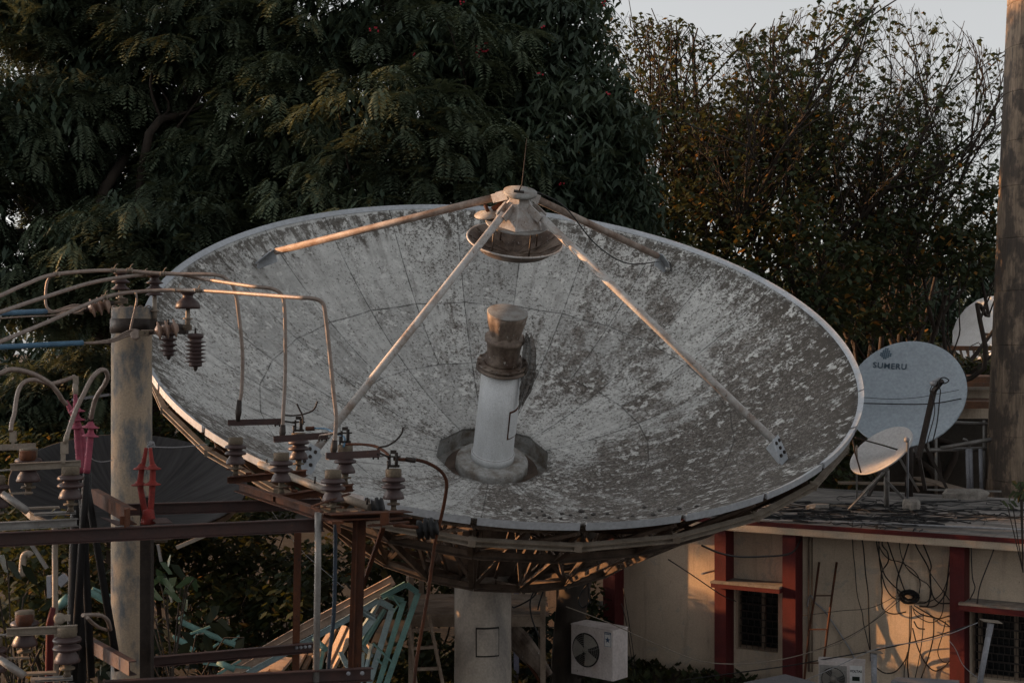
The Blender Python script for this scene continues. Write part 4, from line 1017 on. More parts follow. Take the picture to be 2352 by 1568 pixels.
rl.part('rail', MB().tube([at(1990, 1037, 34), at(2275, 1030, 34)], .05, 8).tube([at(2000, 960, 34), at(2290, 975, 34)], .04, 8).tube([at(2160, 1029, 34), at(2290, 1006, 33.5)], .05, 8), M['galv'])
for px in (2085, 2150, 2260): rl.part('post', MB().tube([at(px, 965, 34), at(px, 1140, 34)], .035, 8), M['galv'])
mb = MB()
for px in (2222, 2229, 2252): mb.tube([at(px, 1030, 33.8), at(px+3, 1150, 33.8)], .05, 8)
rl.part('downpipe', mb, M['pvc'])
for px, g in ((2128, 0), (2222, 0)):
    rl.part('bent_pipe', MB().tube(smooth_pts([at(px-10, 1008, 33.9), at(px-2, 1011, 33.9), at(px+4, 1022, 33.9), at(px+5, 1038, 33.9)]), .03, 8), M['galv'])
pr = Thing('parapet', 'dark balustraded parapet wall below the distant white dish', 'wall', at(2200, 860, 44))
pr.part('coping', MB().beam(at(2125, 799, 44), at(2330, 800, 44), .3, .14), M['rust_roof'])
mb = MB()
for k in range(13): mb.beam(at(2130+k*15, 801, 44), at(2137+k*15, 826, 44), .06, .06)
pr.part('balusters', mb, M['galv_tan'])
pr.part('base_wall', MB().box((X(2225, 44.3), 44.3, zz_(828, 44.3)/2), (X(2340, 44.3)-X(2110, 44.3), .25, zz_(828, 44.3))), M['dark_shed'])

# ================================================================== YARD UNDER THE DISH
# timber platform round the column
pf = Thing('timber_platform', 'weathered timber service platform around the concrete column', 'platform', at(1090, 1568, 24.6))
zd = at(0, 1413, 24.0).z
mb = MB()
x0 = X(940, 23.6); x1 = X(1262, 23.6)
for k in range(7): mb.box(((x0+x1)/2+.02*math.sin(k*3), 24.15+k*.28, zd), (x1-x0, .265, .035))
pf.part('deck', mb, M['timber'])
mb = MB().beam((x0-.02, 24.0, zd-.10), (x1-.12, 24.0, zd-.10), .05, .17)
pf.part('edge_beam', mb, M['timber'])
pf.part('side_beam', MB().beam((x0-.05, 24.03, zd-.10), (x0-.05, 26.0, zd-.10), .05, .17), M['timber'])
for (xx, yy) in ((x0, 24.06), (x0+.05, 25.95), (x1-.1, 24.06), (x1-.1, 25.95)):
    pf.part('post', MB().beam((xx, yy, 0), (xx, yy, zd+.75), .09, .09), M['timber'])
pf.part('handrail', MB().beam((x0, 25.90, zd+.62), (x1-.1, 25.90, zd+.62), .05, .07).beam((x0-.06, 24.0, zd+.62), (x0-.06, 25.9, zd+.62), .05, .07), M['cream_metal'])
# wooden ladder on the platform
Lb = (at(957, 1590, 22.7), at(1020, 1590, 22.7)); Lt = (at(940, 1422, 23.40), at(1001, 1422, 23.40))
dl = Thing('ladder', 'plain wooden ladder leaning on the platform beside the column', 'ladder', (Lb[0]+Lb[1])/2)
Lb2 = (at(959, 1600, 22.6), at(1023, 1600, 22.6)); 
LT = (at(938, 1418, 23.92), at(985, 1412, 23.92))
for k in range(2): dl.part('rail', MB().beam(Lb2[k], LT[k], .04, .09), M['timber'])
for t in (.17, .40, .66, .88):
    p = LT[0].lerp(Lb2[0], t); q = LT[1].lerp(Lb2[1], t); dl.part('rung', MB().beam(p, q, .07, .045), M['timber'])
mb = MB()
# pale posts and bits behind the column
for k, (px, py0, py1, Y, wd, mt, lb) in enumerate([(1186, 1355, 1568, 27, .10, 'lilac', 'lilac painted post just right of the concrete column'), (1203, 1350, 1400, 29, .5, 'plaster', 'short cream wall stub seen over the timber platform'), (1245, 1350, 1420, 30, .6, 'plaster', 'cream wall corner seen between platform posts')]):
    c = at(px, (py0+py1)/2, Y); single('wall_stub' if k else 'painted_post', MB().box((c.x, Y, zz_(py0, Y)/2), (wd, wd if not k else .15, zz_(py0, Y))), M[mt], lb, 'wall' if k else 'post')
# fallen trough leaning beside the column
tr = Thing('metal_trough', 'rusty half-round metal trough leaning beside the concrete column', 'trough', at(1240, 1568, 24.4))
mb = MB(); a = at(1168, 1440, 24.6); b = at(1262, 1552, 24.2); d = (b-a).normalized(); sdv = Vector((.8, -.5, .6)); sdv = (sdv-d*sdv.dot(d)).normalized(); nn = d.cross(sdv); v = []
for i in range(9):
    p = a.lerp(b, i/8); wdt = .09+.12*math.sin(math.pi*min(1, .25+i/8*.75))
    for j in range(7):
        t = math.pi*j/6; v.append(p+sdv*math.cos(t)*wdt+nn*math.sin(t)*wdt*.6)
    for j in range(7):
        t = math.pi*j/6; v.append(p+sdv*math.cos(t)*(wdt+.012)+nn*(math.sin(t)*wdt*.6+.012))
mb.add(v, [(i*14+j, (i+1)*14+j, (i+1)*14+j+1, i*14+j+1) for i in range(8) for j in list(range(6))+list(range(7, 13))]); tr.part('shell', mb, M['stain_metal'])
tr.part('rim_bar', MB().tube([a+sdv*.1-Vector((.08, 0, .1)), b-Vector((.15, 0, .12))], .03, 8), M['rust'])
# trunk-like dark post
tp = Thing('tree_stump', 'dark rough tree trunk standing between the column and the air conditioner', 'tree trunk', at(1300, 1600, 25.5))
tp.part('trunk', MB().tube(smooth_pts([at(1296, 1620, 25.5), at(1303, 1500, 25.5), at(1312, 1400, 25.6), at(1330, 1300, 25.8), at(1345, 1200, 26.)]), [.34]*1+[.30]*23+[.22] if False else .28, 12), M['bark'])
# heap of aqua and cream frames
def frame(pp, Y, mt, w, h, lb, braces=(), nm='bent_channel', grp='metal frames stacked below the huge dish'):
    t = Thing(nm, lb, 'metal frame', at(pp[0][0], pp[0][1], Y), grp)
    for i in range(len(pp)-1):
        a = at(pp[i][0], pp[i][1], Y+.03*i); b = at(pp[i+1][0], pp[i+1][1], Y+.03*(i+1))
        t.part('rail' if i == 0 else 'leg', MB().channel(a, b, h, w, .006, up=(0, -1, .2) if False else (0, 0, 1)), M[mt])
    for (a, b) in braces: t.part('brace', MB().beam(at(*a, Y-.03), at(*b, Y-.03), w*.8, .02), M[mt])
    return t
def Q(x, y): return (x/4.096+488, y/4.096+1234.5)
frame([Q(80, 1290), Q(840, 860), Q(1700, 392)], 21.9, 'cream_metal', .07, .15, 'topmost long cream channel of the frame stack')
frame([Q(200, 1275), Q(850, 905), Q(1690, 455)], 21.7, 'cream_metal', .06, .11, 'second long dusty channel of the frame stack, under the cream one')
frame([Q(330, 1275), Q(1240, 775), Q(1560, 585), Q(1690, 655), Q(1465, 1400)], 21.4, 'pale_aqua', .06, .09, 'faded aqua bent frame with its corner nearest the rusty post', [(Q(1430, 700), Q(1530, 755))])
frame([Q(1590, 555), Q(1820, 432), Q(1935, 515), Q(1625, 1400)], 21.2, 'aqua', .06, .085, 'bright aqua bent frame, rightmost in the stack', [(Q(1510, 990), Q(1690, 1165)), (Q(1705, 700), Q(1740, 640))])
frame([Q(1660, 545), Q(1800, 590), Q(1555, 1400)], 21.3, 'aqua', .055, .08, 'aqua bent frame second from the right in the stack', [(Q(1550, 1135), Q(1610, 1200)), (Q(1700, 560), Q(1760, 640))])
frame([Q(1400, 690), Q(1525, 750), Q(1320, 1010)], 21.45, 'pale_aqua', .055, .085, 'short faded aqua bent frame in the middle of the stack')
for k, (a, b, mt, w, lb) in enumerate([
    (Q(1620, 675), Q(1420, 1010), 'aqua', .06, 'aqua bar slanting in the middle of the frame stack'), (Q(1560, 620), Q(1330, 980), 'pale_aqua', .06, 'faded aqua bar slanting behind the middle of the frame stack'),
    (Q(1500, 780), Q(1330, 1120), 'aqua', .055, 'short aqua bar deep in the frame stack'), (Q(1320, 1110), Q(1440, 1240), 'pale_aqua', .055, 'faded aqua bar crossing beside the rusty post foot'),
    (Q(1400, 930), Q(1520, 1070), 'cream_metal', .06, 'cream bracket with bolt holes in the frame stack'), (Q(1380, 990), Q(1500, 1110), 'pale_aqua', .05, 'faded aqua strip below the cream bracket'),
    (Q(1500, 1000), Q(1430, 1300), 'pale_aqua', .05, 'upright faded aqua leg right of the rusty post'), (Q(1420, 1080), Q(1400, 1367), 'pale_aqua', .05, 'short upright aqua leg next to the rusty post'),
    (Q(1440, 830), Q(1290, 1180), 'cream_metal', .12, 'wide cream plank just right of the rusty post'), (Q(1390, 720), Q(1120, 1230), 'cream_metal', .18, 'widest cream plank in the frame stack'),
    (Q(1250, 830), Q(1090, 1180), 'cream_metal', .12, 'cream plank left of the blue cable'), (Q(1160, 860), Q(980, 1230), 'timber', .08, 'brown plank left of the blue cable'),
    (Q(1050, 1030), Q(1010, 1260), 'aqua', .05, 'short aqua upright left of the blue cable'), (Q(1110, 900), Q(960, 1130), 'cream_metal', .10, 'cream plank right of the grey pipe'),
    (Q(860, 1080), Q(780, 1230), 'cream_metal', .10, 'cream plank left of the grey pipe'), (Q(930, 1090), Q(860, 1240), 'timber', .07, 'brown plank behind the grey pipe'),
    (Q(700, 1130), Q(600, 1250), 'cream_metal', .22, 'broad cream sheet edge low on the left of the stack'), (Q(560, 1180), Q(430, 1290), 'cream_metal', .22, 'broad cream sheet edge at the lower left end of the stack'),
    (Q(1200, 1080), Q(1290, 1240), 'pale_aqua', .07, 'faded aqua bar crossing left of the rusty post')]):
    Y = 21.95+.05*(k % 6)+(.2 if 'plank' in lb else 0)
    single('steel_strip' if 'plank' not in lb else 'plank', MB().beam(at(*a, Y), at(*b, Y-.25), w, .05), M[mt], lb, 'plank' if 'plank' in lb else 'metal bar', 'metal frames stacked below the huge dish')
single('metal_pipe', MB().tube([at(*Q(960, 950), 21.2), at(*Q(1060, 1045), 20.8)], [.045, .045], 12), M['aqua'], 'short aqua pipe end poking out right of the grey pipe', 'pipe')
def Q2(x, y): return (x/2.783, y/2.783+1004.9)
for k, (pp, Y, r, lb) in enumerate([([(1150, 1170), (1300, 1240), (1540, 1335)], 20.5, .06, 'long aqua pipe leaning right of the concrete pole'), ([(525, 970), (620, 1010), (720, 1075)], 19.8, .07, 'thick aqua pipe end left of the concrete pole'),
       ([(1100, 1275), (1180, 1310), (1240, 1360)], 19.5, .06, 'aqua pipe elbow low behind the concrete pole'), ([(1390, 1430), (1500, 1480)], 19.5, .06, 'aqua pipe stub above the lower near beam'),
       ([(590, 960), (650, 985), (710, 1010)], 19.6, .03, 'thin aqua tube above the thick pipe end'), ([(370, 1080), (440, 1020)], 19.6, .09, 'flat aqua strip bundle behind the black cables')]):
    single('metal_pipe', MB().tube(smooth_pts([at(*Q2(*p), Y) for p in pp]), r*.72, 12), M['aqua'], lb, 'pipe', 'aqua pipes among the weeds')
for k, (a, b) in enumerate([((1210, 1255), (1355, 1200)), ((1340, 1350), (1400, 1310)), ((1240, 1275), (1270, 1245)), ((1480, 1300), (1530, 1265)), ((1140, 1155), (1180, 1130)), ((1380, 1520), (1540, 1420)), ((1300, 1440), (1600, 1470))]):
    single('metal_bar', MB().beam(at(*Q2(*a), 20.3), at(*Q2(*b), 20.3), .05, .03), M['aqua'], 'thin aqua bar crossing the long aqua pipe in the weeds', 'metal bar', 'thin aqua bars in the weeds')
for k, (pp, lb) in enumerate([([(140, 885), (145, 800), (155, 750), (185, 740), (200, 755)], 'dull hooked pipe at the far left among dark leaves')]):
    single('metal_pipe', MB().tube(smooth_pts([at(*Q2(*p), 17) for p in pp]), .04, 10), M['galv_tan'], lb, 'pipe')
for k, (a, b, w, mt, lb) in enumerate([((200, 680), (300, 835), .05, 'galv', 'grey bar slanting behind the far-left crossarm'), ((315, 880), (320, 1020), .07, 'pvc', 'pale grey upright pipe behind the cream post'), ((380, 890), (420, 930), .14, 'pvc', 'pale grey canister behind the cream post'),
      ((1010, 680), (1030, 790), .04, 'galv', 'thin pale bar hanging right of the concrete pole'), ((1130, 700), (1320, 620), .06, 'galv_tan', 'dusty bar slanting under the near upper beam')]):
    single('metal_bar', MB().beam(at(*Q2(*a), 18), at(*Q2(*b), 18), w, w*.8), M[mt], lb, 'metal bar')

# ================================================================== ELECTRICAL YARD IN FRONT
def C1(x, y): return (x/2.7307, y/2.7307+574.2)       # enlargement scales
def C3_(x, y): return (x/2.3115+459.4, y/2.3115+890)
def C5(x, y): return (x/4.552+488, y/4.552+918.8)
def CL(x, y): return (x/3.9, y/3.9+832.6)
def CR(x, y): return (x/5.463+201, y/5.463+1004.9)
# concrete pole
YP = 13.3; pc = at(302.5, 1000, YP)
pole = Thing('concrete_pole', 'thick round grey concrete pole carrying cables and insulators', 'utility pole', (pc.x, YP, 0))
zt = at(302, 706, YP).z; r0 = 45.5/F*YP
pole.part('shaft', MB().lathe([(r0*1.10, 0), (r0*1.02, zt-3.5), (r0, zt-.012), (r0*.97, zt), (r0*.3, zt+.006)], o=(pc.x, YP, 0), seg=48), M['pole_concrete'])
z0, z1 = at(0, 765, YP).z, at(0, 732, YP).z
mb = MB().lathe([(r0*1.0, z0), (r0*1.06, z0+.002), (r0*1.06, z1-.002), (r0*1.0, z1)], o=(pc.x, YP, 0), seg=48)
mb.beam(at(350, 742, 13.2), at(430, 752, 13.0), .05, .05); mb.beam(at(345, 758, 13.2), at(430, 763, 13.0), .04, .04).box(at(352, 748, 13.15), (.05, .06, .13))
pole.part('clamp_collar', mb, M['dark_iron'])
mb = MB()
for px in (262, 280, 300, 322, 340): mb.tube(smooth_pts([at(px-6, 706, 13.2), at(px, 702, 13.25), at(px+7, 705, 13.3)]), .006, 5)
pole.part('tie_wire', mb, M['conductor'])
# conductors
cond = [([(-60, 700), (0, 679), (59, 653), (128, 630), (256, 621), (384, 629), (491, 631), (524, 644), (540, 669), (549, 728), (557, 812), (555, 893), (550, 926)], [10.8, 11.2, 11.8, 12.4, 13.1, 13.1]+[13.0]*7, 'topmost bare grey conductor arching over the concrete pole to the far switch'),
        ([(-60, 738), (0, 717), (110, 680), (220, 647), (330, 631), (403, 629), (470, 641), (574, 657), (620, 662), (642, 672), (652, 692), (655, 760), (655, 860), (650, 960), (649, 985)], [10.4, 10.8, 11.6, 12.5, 13.2]+[13.1]*2+[12.4]*8, 'middle bare grey conductor arching over the concrete pole to the middle switch'),
        ([(-60, 812), (0, 785), (110, 739), (183, 706), (238, 684), (293, 672), (403, 666), (490, 669), (574, 675), (680, 683), (722, 686), (742, 698), (748, 728), (756, 800), (766, 900), (772, 960), (768, 1020)], [9.9, 10.4, 11.3, 12., 12.5, 12.9, 12.9, 12.6, 12.2]+[11.4]*8, 'lowest bare grey conductor bending down to the nearest switch')]
for pp, ys, lb in cond:
    single('conductor', MB().tube(smooth_pts(path(pp, ys), 8), .0175, 8), M['conductor'], lb, 'cable', 'bare conductors arching over the concrete pole')
# cable lugs
for (a, b, Y, lb) in (((550, 918), (546, 968), 13.0, 'dark crimped lug at the end of the topmost conductor'), ((650, 975), (648, 1008), 12.4, 'dark crimped lug at the end of the middle conductor'), ((769, 1010), (765, 1046), 11.4, 'dark crimped lug at the end of the lowest conductor')):
    A, Bq = at(*a, Y), at(*b, Y)
    single('cable_lug', MB().tube([A, A.lerp(Bq, .45), A.lerp(Bq, .55), Bq], [.022, .028, .03, .018], 8), M['dark_iron'], lb, 'cable lug')
# jumper loop and ties on the topmost conductor
single('jumper_wire', MB().tube(smooth_pts(path([(128, 630), (112, 640), (106, 660), (105, 695), (112, 710), (130, 716), (160, 709), (185, 705)], 12.4)), .012, 6), M['conductor'], 'thin jumper looping down from the topmost conductor left of the pole', 'wire')
single('jumper_wire', MB().tube(smooth_pts(path([(312, 672), (314, 690), (309, 715), (302, 745), (299, 760)], 12.85)), .011, 6), M['conductor'], 'thin jumper hanging down in front of the concrete pole', 'wire')
for k, (x, y, Y) in enumerate([(130, 630, 12.4), (240, 683, 12.5), (298, 621, 13.1), (262, 621, 13.1), (331, 631, 13.2), (375, 629, 13.1), (408, 666, 12.9), (455, 667, 12.7)]):
    c = at(x, y, Y); mb = MB()
    for i in range(4): mb.lathe([(.017, -.006), (.024, -.003), (.024, .003), (.017, .006)], o=c+Vector((.014*(i-1.5), 0, 0)), M=Matrix.Rotation(R_(90), 3, 'Y'), seg=10)
    mb.tube(smooth_pts([c+Vector((0, -.01, .01)), c+Vector((.02, -.02, .045)), c+Vector((.035, -.01, .06))]), .004, 5)
    single('binding_wire', mb, M['galv_tan'], 'short coil of binding wire twisted around an overhead conductor', 'binding wire', 'binding wires on the overhead conductors')
# strings: blue cable, dead end wire, disc insulators
def string(blue, wire, discs, end, Y, who):
    single('insulated_cable', MB().tube(smooth_pts(path(blue, [Y-1.6, Y-.3] if len(blue) == 2 else [Y-1.6, Y-.9, Y-.3])), .024, 10), M['blue'], 'blue sheathed cable running left, '+who, 'cable', 'blue sheathed cables left of the pole')
    t = Thing('strain_insulator', 'strain insulator of pale upright discs, '+who, 'insulator', at(*discs[0], Y))
    A, Bq = at(*discs[0], Y), at(*discs[1], Y+.05); d = (Bq-A).normalized(); Mx = d.to_track_quat('Z', 'Y').to_matrix(); L_ = (Bq-A).length
    for i in range(3):
        c = A+d*L_*(i+.5)/3
        t.part('disc', MB().lathe([(.02, -.03), (.03, -.028), (.05, -.01), (.082, .0), (.085, .012), (.05, .016), (.03, .035), (.02, .04)], o=c, M=Mx @ Matrix.Rotation(R_(180), 3, 'X'), seg=24), M['glaze'])
    t.part('core', MB().tube([A-d*.1, Bq+d*.03], .02, 10), M['dark_iron'])
    t.part('clevis', MB().box(A-d*.10, (.09, .03, .05)).tube([Bq, at(*end, Y+.1)], .016, 8).box(at(*end, Y+.1), (.06, .05, .05)), M['cap_iron'])
    return t
string([(-60, 721), (0, 719.5), (105, 715)], None, [(206, 709), (254, 697)], (285, 691), 12.6, 'to the upper left of the pole top')
string([(-60, 800), (0, 797), (190, 787)], None, [(357, 761), (412, 752)], (432, 752), 12.7, 'tied across the front of the pole')
mb = MB()
for k in range(3): mb.tube(smooth_pts(path([(100, 716), (125, 714+k*2), (150, 706+k*3), (170, 700+k*4), (190, 702+k*3), (196, 708)], 12.5)), .009, 6)
mb.tube(smooth_pts(path([(196, 708), (175, 718), (150, 716), (125, 724), (60, 727), (0, 731), (-60, 734)], 12.3)), .008, 6)
single('guy_grip', mb, M['conductor'], 'twisted wire grip holding the upper blue cable', 'wire grip')
mb = MB()
for k in range(3): mb.tube(smooth_pts(path([(188, 787), (215, 786+k), (260, 778+k*3), (290, 762+k*5), (310, 757+k*6), (326, 763+k*2), (335, 764)], 12.7)), .010, 6)
mb.tube(smooth_pts(path([(325, 763), (345, 763), (357, 762)], 12.7)), .022, 8)
c = at(311, 769, 12.68); mb.lathe([(.028, -.012), (.045, -.012), (.045, .012), (.028, .012)], o=c, M=Matrix.Rotation(R_(80), 3, 'X'), seg=18)
single('guy_grip', mb, M['conductor'], 'twisted wire grip and thimble holding the lower blue cable', 'wire grip')
# pin insulators on the pole top
PS = 1.0
def pin_ins(px, ytop, ybot, stem, rpx, Y, n, lb, bell=False):
    k = Y/F; c = at(px, ybot, Y); hgt = (ybot-ytop)*k; R = rpx*k
    t = Thing('pin_insulator', lb, 'insulator', at(px, stem, Y))
    if bell: pr = [(.3*R, .05*hgt), (.95*R, 0), (R, .08*hgt), (.92*R, .32*hgt), (.55*R, .55*hgt), (.42*R, .62*hgt), (.42*R, .78*hgt), (.62*R, .84*hgt), (.6*R, .95*hgt), (.3*R, hgt)]
    else:
        pr = [(.3*R, 0)]
        for i in range(n):
            z = hgt*i/(n+.6); q = hgt/(n+.6); pr += [(R*(.98 if i else 1), z+.05*q), (R, z+.16*q), (.55*R, z+.62*q), (.5*R, z+.9*q)]
        pr += [(.52*R, hgt*.86), (.75*R, hgt*.90), (.72*R, hgt*.97), (.3*R, hgt)]
    t.part('sheds', MB().lathe(pr, o=c, seg=28), M['porcelain'])
    t.part('pin', MB().tube([at(px, stem, Y), at(px, ybot-2, Y)], [.024, .020], 10).lathe([(.02, 0), (.045, .0), (.045, .015), (.02, .015)], o=at(px, (stem*.6+ybot*.4), Y), seg=12), M['galv_tan'])
pin_ins(277, 624, 666, 700, 21, 13.35, 2, 'brown insulator on the pole top, left of its neighbour')
pin_ins(355, 630, 679, 740, 20, 13.3, 3, 'brown ribbed insulator beside the right rim of the pole top')
pin_ins(431.5, 667, 709, 750, 28.5, 12.95, 0, 'brown bell-shaped insulator on a stem right of the pole', True)
# surge arresters under the bracket
def arrester(px, y0, y1, rpx, Y, n, lb):
    k = Y/F; c = at(px, y1, Y); hgt = (y1-y0)*k; R = rpx*k; t = Thing('surge_arrester', lb, 'surge arrester', c)
    pr = [(.4*R, .10*hgt), (.62*R, .12*hgt), (.62*R, .2*hgt)]
    for i in range(n):
        z = hgt*(.2+.56*i/n); q = hgt*.56/n; pr += [(.56*R, z), (R, z+.30*q), (R, z+.45*q), (.56*R, z+.62*q)]
    pr += [(.56*R, .78*hgt), (.75*R, .80*hgt), (.78*R, .90*hgt), (.5*R, .91*hgt)]
    t.part('sheds', MB().lathe(pr, o=c, seg=26), M['porcelain'])
    t.part('terminal', MB().tube([c, c+Vector((0, 0, .05*hgt)), c+Vector((0, 0, .12*hgt))], [.008, .02, .022], 8), M['dark_iron'])
    t.part('terminal', MB().tube([c+Vector((0, 0, .9*hgt)), c+Vector((0, 0, 1.04*hgt))], .010, 6), M['dark_iron'])
arrester(387, 737, 827, 20, 12.95, 4, 'ribbed brown surge arrester hanging behind the strain discs'); arrester(449, 757, 852, 24, 12.8, 6, 'larger ribbed brown surge arrester hanging below the bell insulator')

# steel gantry
YA, YB = 11.2, 12.8
gt = Thing('steel_gantry', 'dark red and rusty steel gantry of beams and posts around the pole', 'gantry', at(520, 1600, 12))
def beamg(name, a, b, Ya, Yb, h, mt, side=1, w=.06, up=(0, 0, 1), par=None, lab=None):
    return gt.part(name, MB().channel(at(*a, Ya), at(*b, Yb), h, w, .008, side, up), M[mt], par, lab)
beamg('beam', (-60, 1240), (742, 1203), 10.4, 11.25, .105, 'red_steel', side=1)
beamg('beam', (286, 1169), (735, 1156), 12.3, 12.9, .10, 'red_steel', side=1)
beamg('beam', (352, 1517), (722, 1484), 12.2, 12.7, .085, 'red_steel', side=1)
beamg('beam', (235, 1577), (851, 1545), 10.4, 11.3, .105, 'red_steel', side=1)
beamg('cross_beam', (210, 1138), (297, 1188), 12.6, 11.0, .12, 'rust', side=-1)
beamg('cross_beam', (186, 1472), (296, 1535), 12.5, 10.9, .11, 'red_steel', side=-1)
mb = MB().channel(at(551, 1117, 13.2), at(735, 1177, 11.25), .085, .06, .008, 1); gt.part('cross_beam', mb, M['rust'])
mb = MB().channel(at(741, 1184, 11.2), at(926, 1177, 11.6), .05, .16, .008, 1); gt.part('end_beam', mb, M['rust'])
mb = MB().add([at(228, 1185, 11.5), at(300, 1202, 10.9), at(268, 1205, 10.85)], [(0, 1, 2)]).add([at(228, 1187, 11.5), at(300, 1204, 10.9), at(268, 1207, 10.85)], [(2, 1, 0)]).beam(at(365, 1190, 11.6), at(378, 1201, 11.0), .12, .008); gt.part('gusset', mb, M['red_steel'])
mb = MB().box(at(292, 1188, 10.75), (.012, .12, .14)).box(at(281, 1195, 10.75), (.03, .03, .07)); gt.part('cleat', mb, M['rust'])
mb = MB().beam(at(337, 1140, 12.0), at(336, 1640, 12.0), .09, .09, up=(0, 1, 0)).beam(at(348.5, 1145, 11.93), at(349, 1640, 11.93), .01, .10, up=(0, 1, 0)); gt.part('post', mb, M['dark_iron'])
gt.part('post', MB().angle(at(677, 1212, 12.75), at(670, 1660, 12.75), .06, .065, .010, 1, up=(0, 1, 0)), M['rust'])
mb = MB().channel(at(812, 1190, 11.45), at(795, 1690, 11.45), .085, .10, .008, 1, up=(0, 1, 0)).beam(at(821, 1192, 11.40), at(806, 1690, 11.40), .012, .06, up=(0, 1, 0)); gt.part('post', mb, M['rust'])
gt.part('bolts', MB(), M['galv']) if False else None
mb = MB()
for x in (681, 691, 701, 711): mb.lathe([(0, -.004), (.016, -.004), (.016, 0), (0, 0)], o=at(x, 1486.5-(x-681)*.08, 12.62), M=Matrix.Rotation(R_(90), 3, 'X'), seg=10)
gt.part('bolt_row', mb, M['pvc'])
mb = MB()
for x in (800, 832): mb.lathe([(0, -.004), (.017, -.004), (.017, 0), (0, 0)], o=at(x, 1546-(x-800)*.03, 11.15), M=Matrix.Rotation(R_(90), 3, 'X'), seg=10)
gt.part('bolt_row', mb, M['pvc'])
mb = MB()
mb.beam(at(745, 1190, 11.2), at(776, 1200, 11.0), .10, .02).beam(at(776, 1200, 11.), at(779, 1222, 11.), .03, .02, up=(0, 1, 0)); mb.box(at(881, 1190, 11.2), (.05, .05, .10)).box(at(891, 1188, 11.2), (.02, .05, .09)).beam(at(845, 1207, 11.2), at(940, 1198, 11.3), .06, .012)
mb.beam(at(717, 1162, 11.1), at(803, 1133, 11.4), .03, .012).beam(at(717, 1164, 11.1), at(740, 1175, 11.), .03, .012)
gt.part('clips', mb, M['rust'])
mb = MB()
for (x, y, Y) in ((585, 1118, 12.8), (598, 1122, 12.7), (600, 1115, 12.7), (612, 1119, 12.6)): mb.lathe([(0, -.004), (.014, -.004), (.012, .004), (0, .004)], o=at(x, y, Y), seg=8)
# grey pipe, blue cable, thin strut
single('standpipe', MB().tube([at(730.5, 1176, 11.1), at(730, 1300, 11.1), at(724, 1660, 11.1)], [.0265, .0265, .0265], 16), M['galv'], 'upright grey steel pipe under the nearest switch', 'pipe')
single('insulated_cable', MB().tube(smooth_pts(path([(770, 1200), (770, 1250), (769, 1330), (766, 1420), (757, 1500), (752, 1560), (749, 1620)], 12.0)), .018, 8), M['navy'], 'blue grey cable curving down between the pipe and the rusty post', 'cable')
single('strut', MB().angle(at(876, 1209, 11.9), at(822, 1365, 13.2), .03, .035, .005, 1), M['rust'], 'thin brown strut slanting down left from the end of the gantry', 'strut')
single('guy_wire', MB().tube(path([(621, 1168), (660, 1225), (700, 1272), (770, 1332), (790, 1350)], (13.2, 15)), .004, 4), M['whitecable'], 'fine pale wire slanting behind the gantry posts', 'wire')
# operating tube
op = Thing('operating_tube', 'long dusty steel tube running through the three switches', 'tube', at(853, 1167, 11.6))
op.part('tube', MB().tube([at(598, 1066, 13.6), at(738, 1122, 12.3), at(852, 1166, 11.6)], [.034, .034, .036], 16), M['galv_tan'])
for (x, y, Y) in ((612, 1064, 13.5), (723, 1104, 12.4), (843, 1152, 11.6)): op.part('bolt', MB().tube([at(x, y+6, Y), at(x+1, y-10, Y)], .009, 6), M['dark_iron'])
mb = MB().lathe([(.03, -.05), (.075, -.045), (.06, -.02), (.085, -.01), (.085, .01), (.06, .02), (.08, .035), (.07, .05), (.03, .055)], o=at(868, 1165, 11.55), M=Matrix.Rotation(R_(80), 3, 'Y'), seg=20)
op.part('end_insulator', mb, M['black'])

# insulator prototype (base at z=0, 0.43 m high)
def ins_mesh():
    P1 = MB().lathe([(.055, .105), (.088, .103), (.092, .112), (.078, .150), (.060, .176), (.058, .185), (.095, .192), (.102, .204), (.094, .218), (.060, .232), (.058, .242), (.096, .250), (.102, .262), (.094, .278), (.066, .288), (.060, .292)], seg=30)
    P2 = MB().lathe([(.066, .290), (.068, .293), (.068, .352), (.062, .356), (.0, .356)], seg=24)
    P3 = MB().lathe([(.0, .0), (.030, .002), (.022, .03), (.022, .05), (.055, .053), (.055, .066), (.024, .068), (.03, .08), (.03, .106)], seg=18)
    return P1, P2, P3
iso_group = 'switch units standing on the gantry'
def mk_ins(t, p, sc):
    P1, P2, P3 = ins_mesh(); outp = []
    for m_ in (P1, P2, P3): m_.v = [(a*sc+p.x, b*sc+p.y, c*sc+p.z) for a, b, c in m_.v]
    o = t.part('insulator', P1, M['porcelain']); t.part('cap', P2, M['cap_iron'], o); t.part('stem', P3, M['cap_iron'], o)
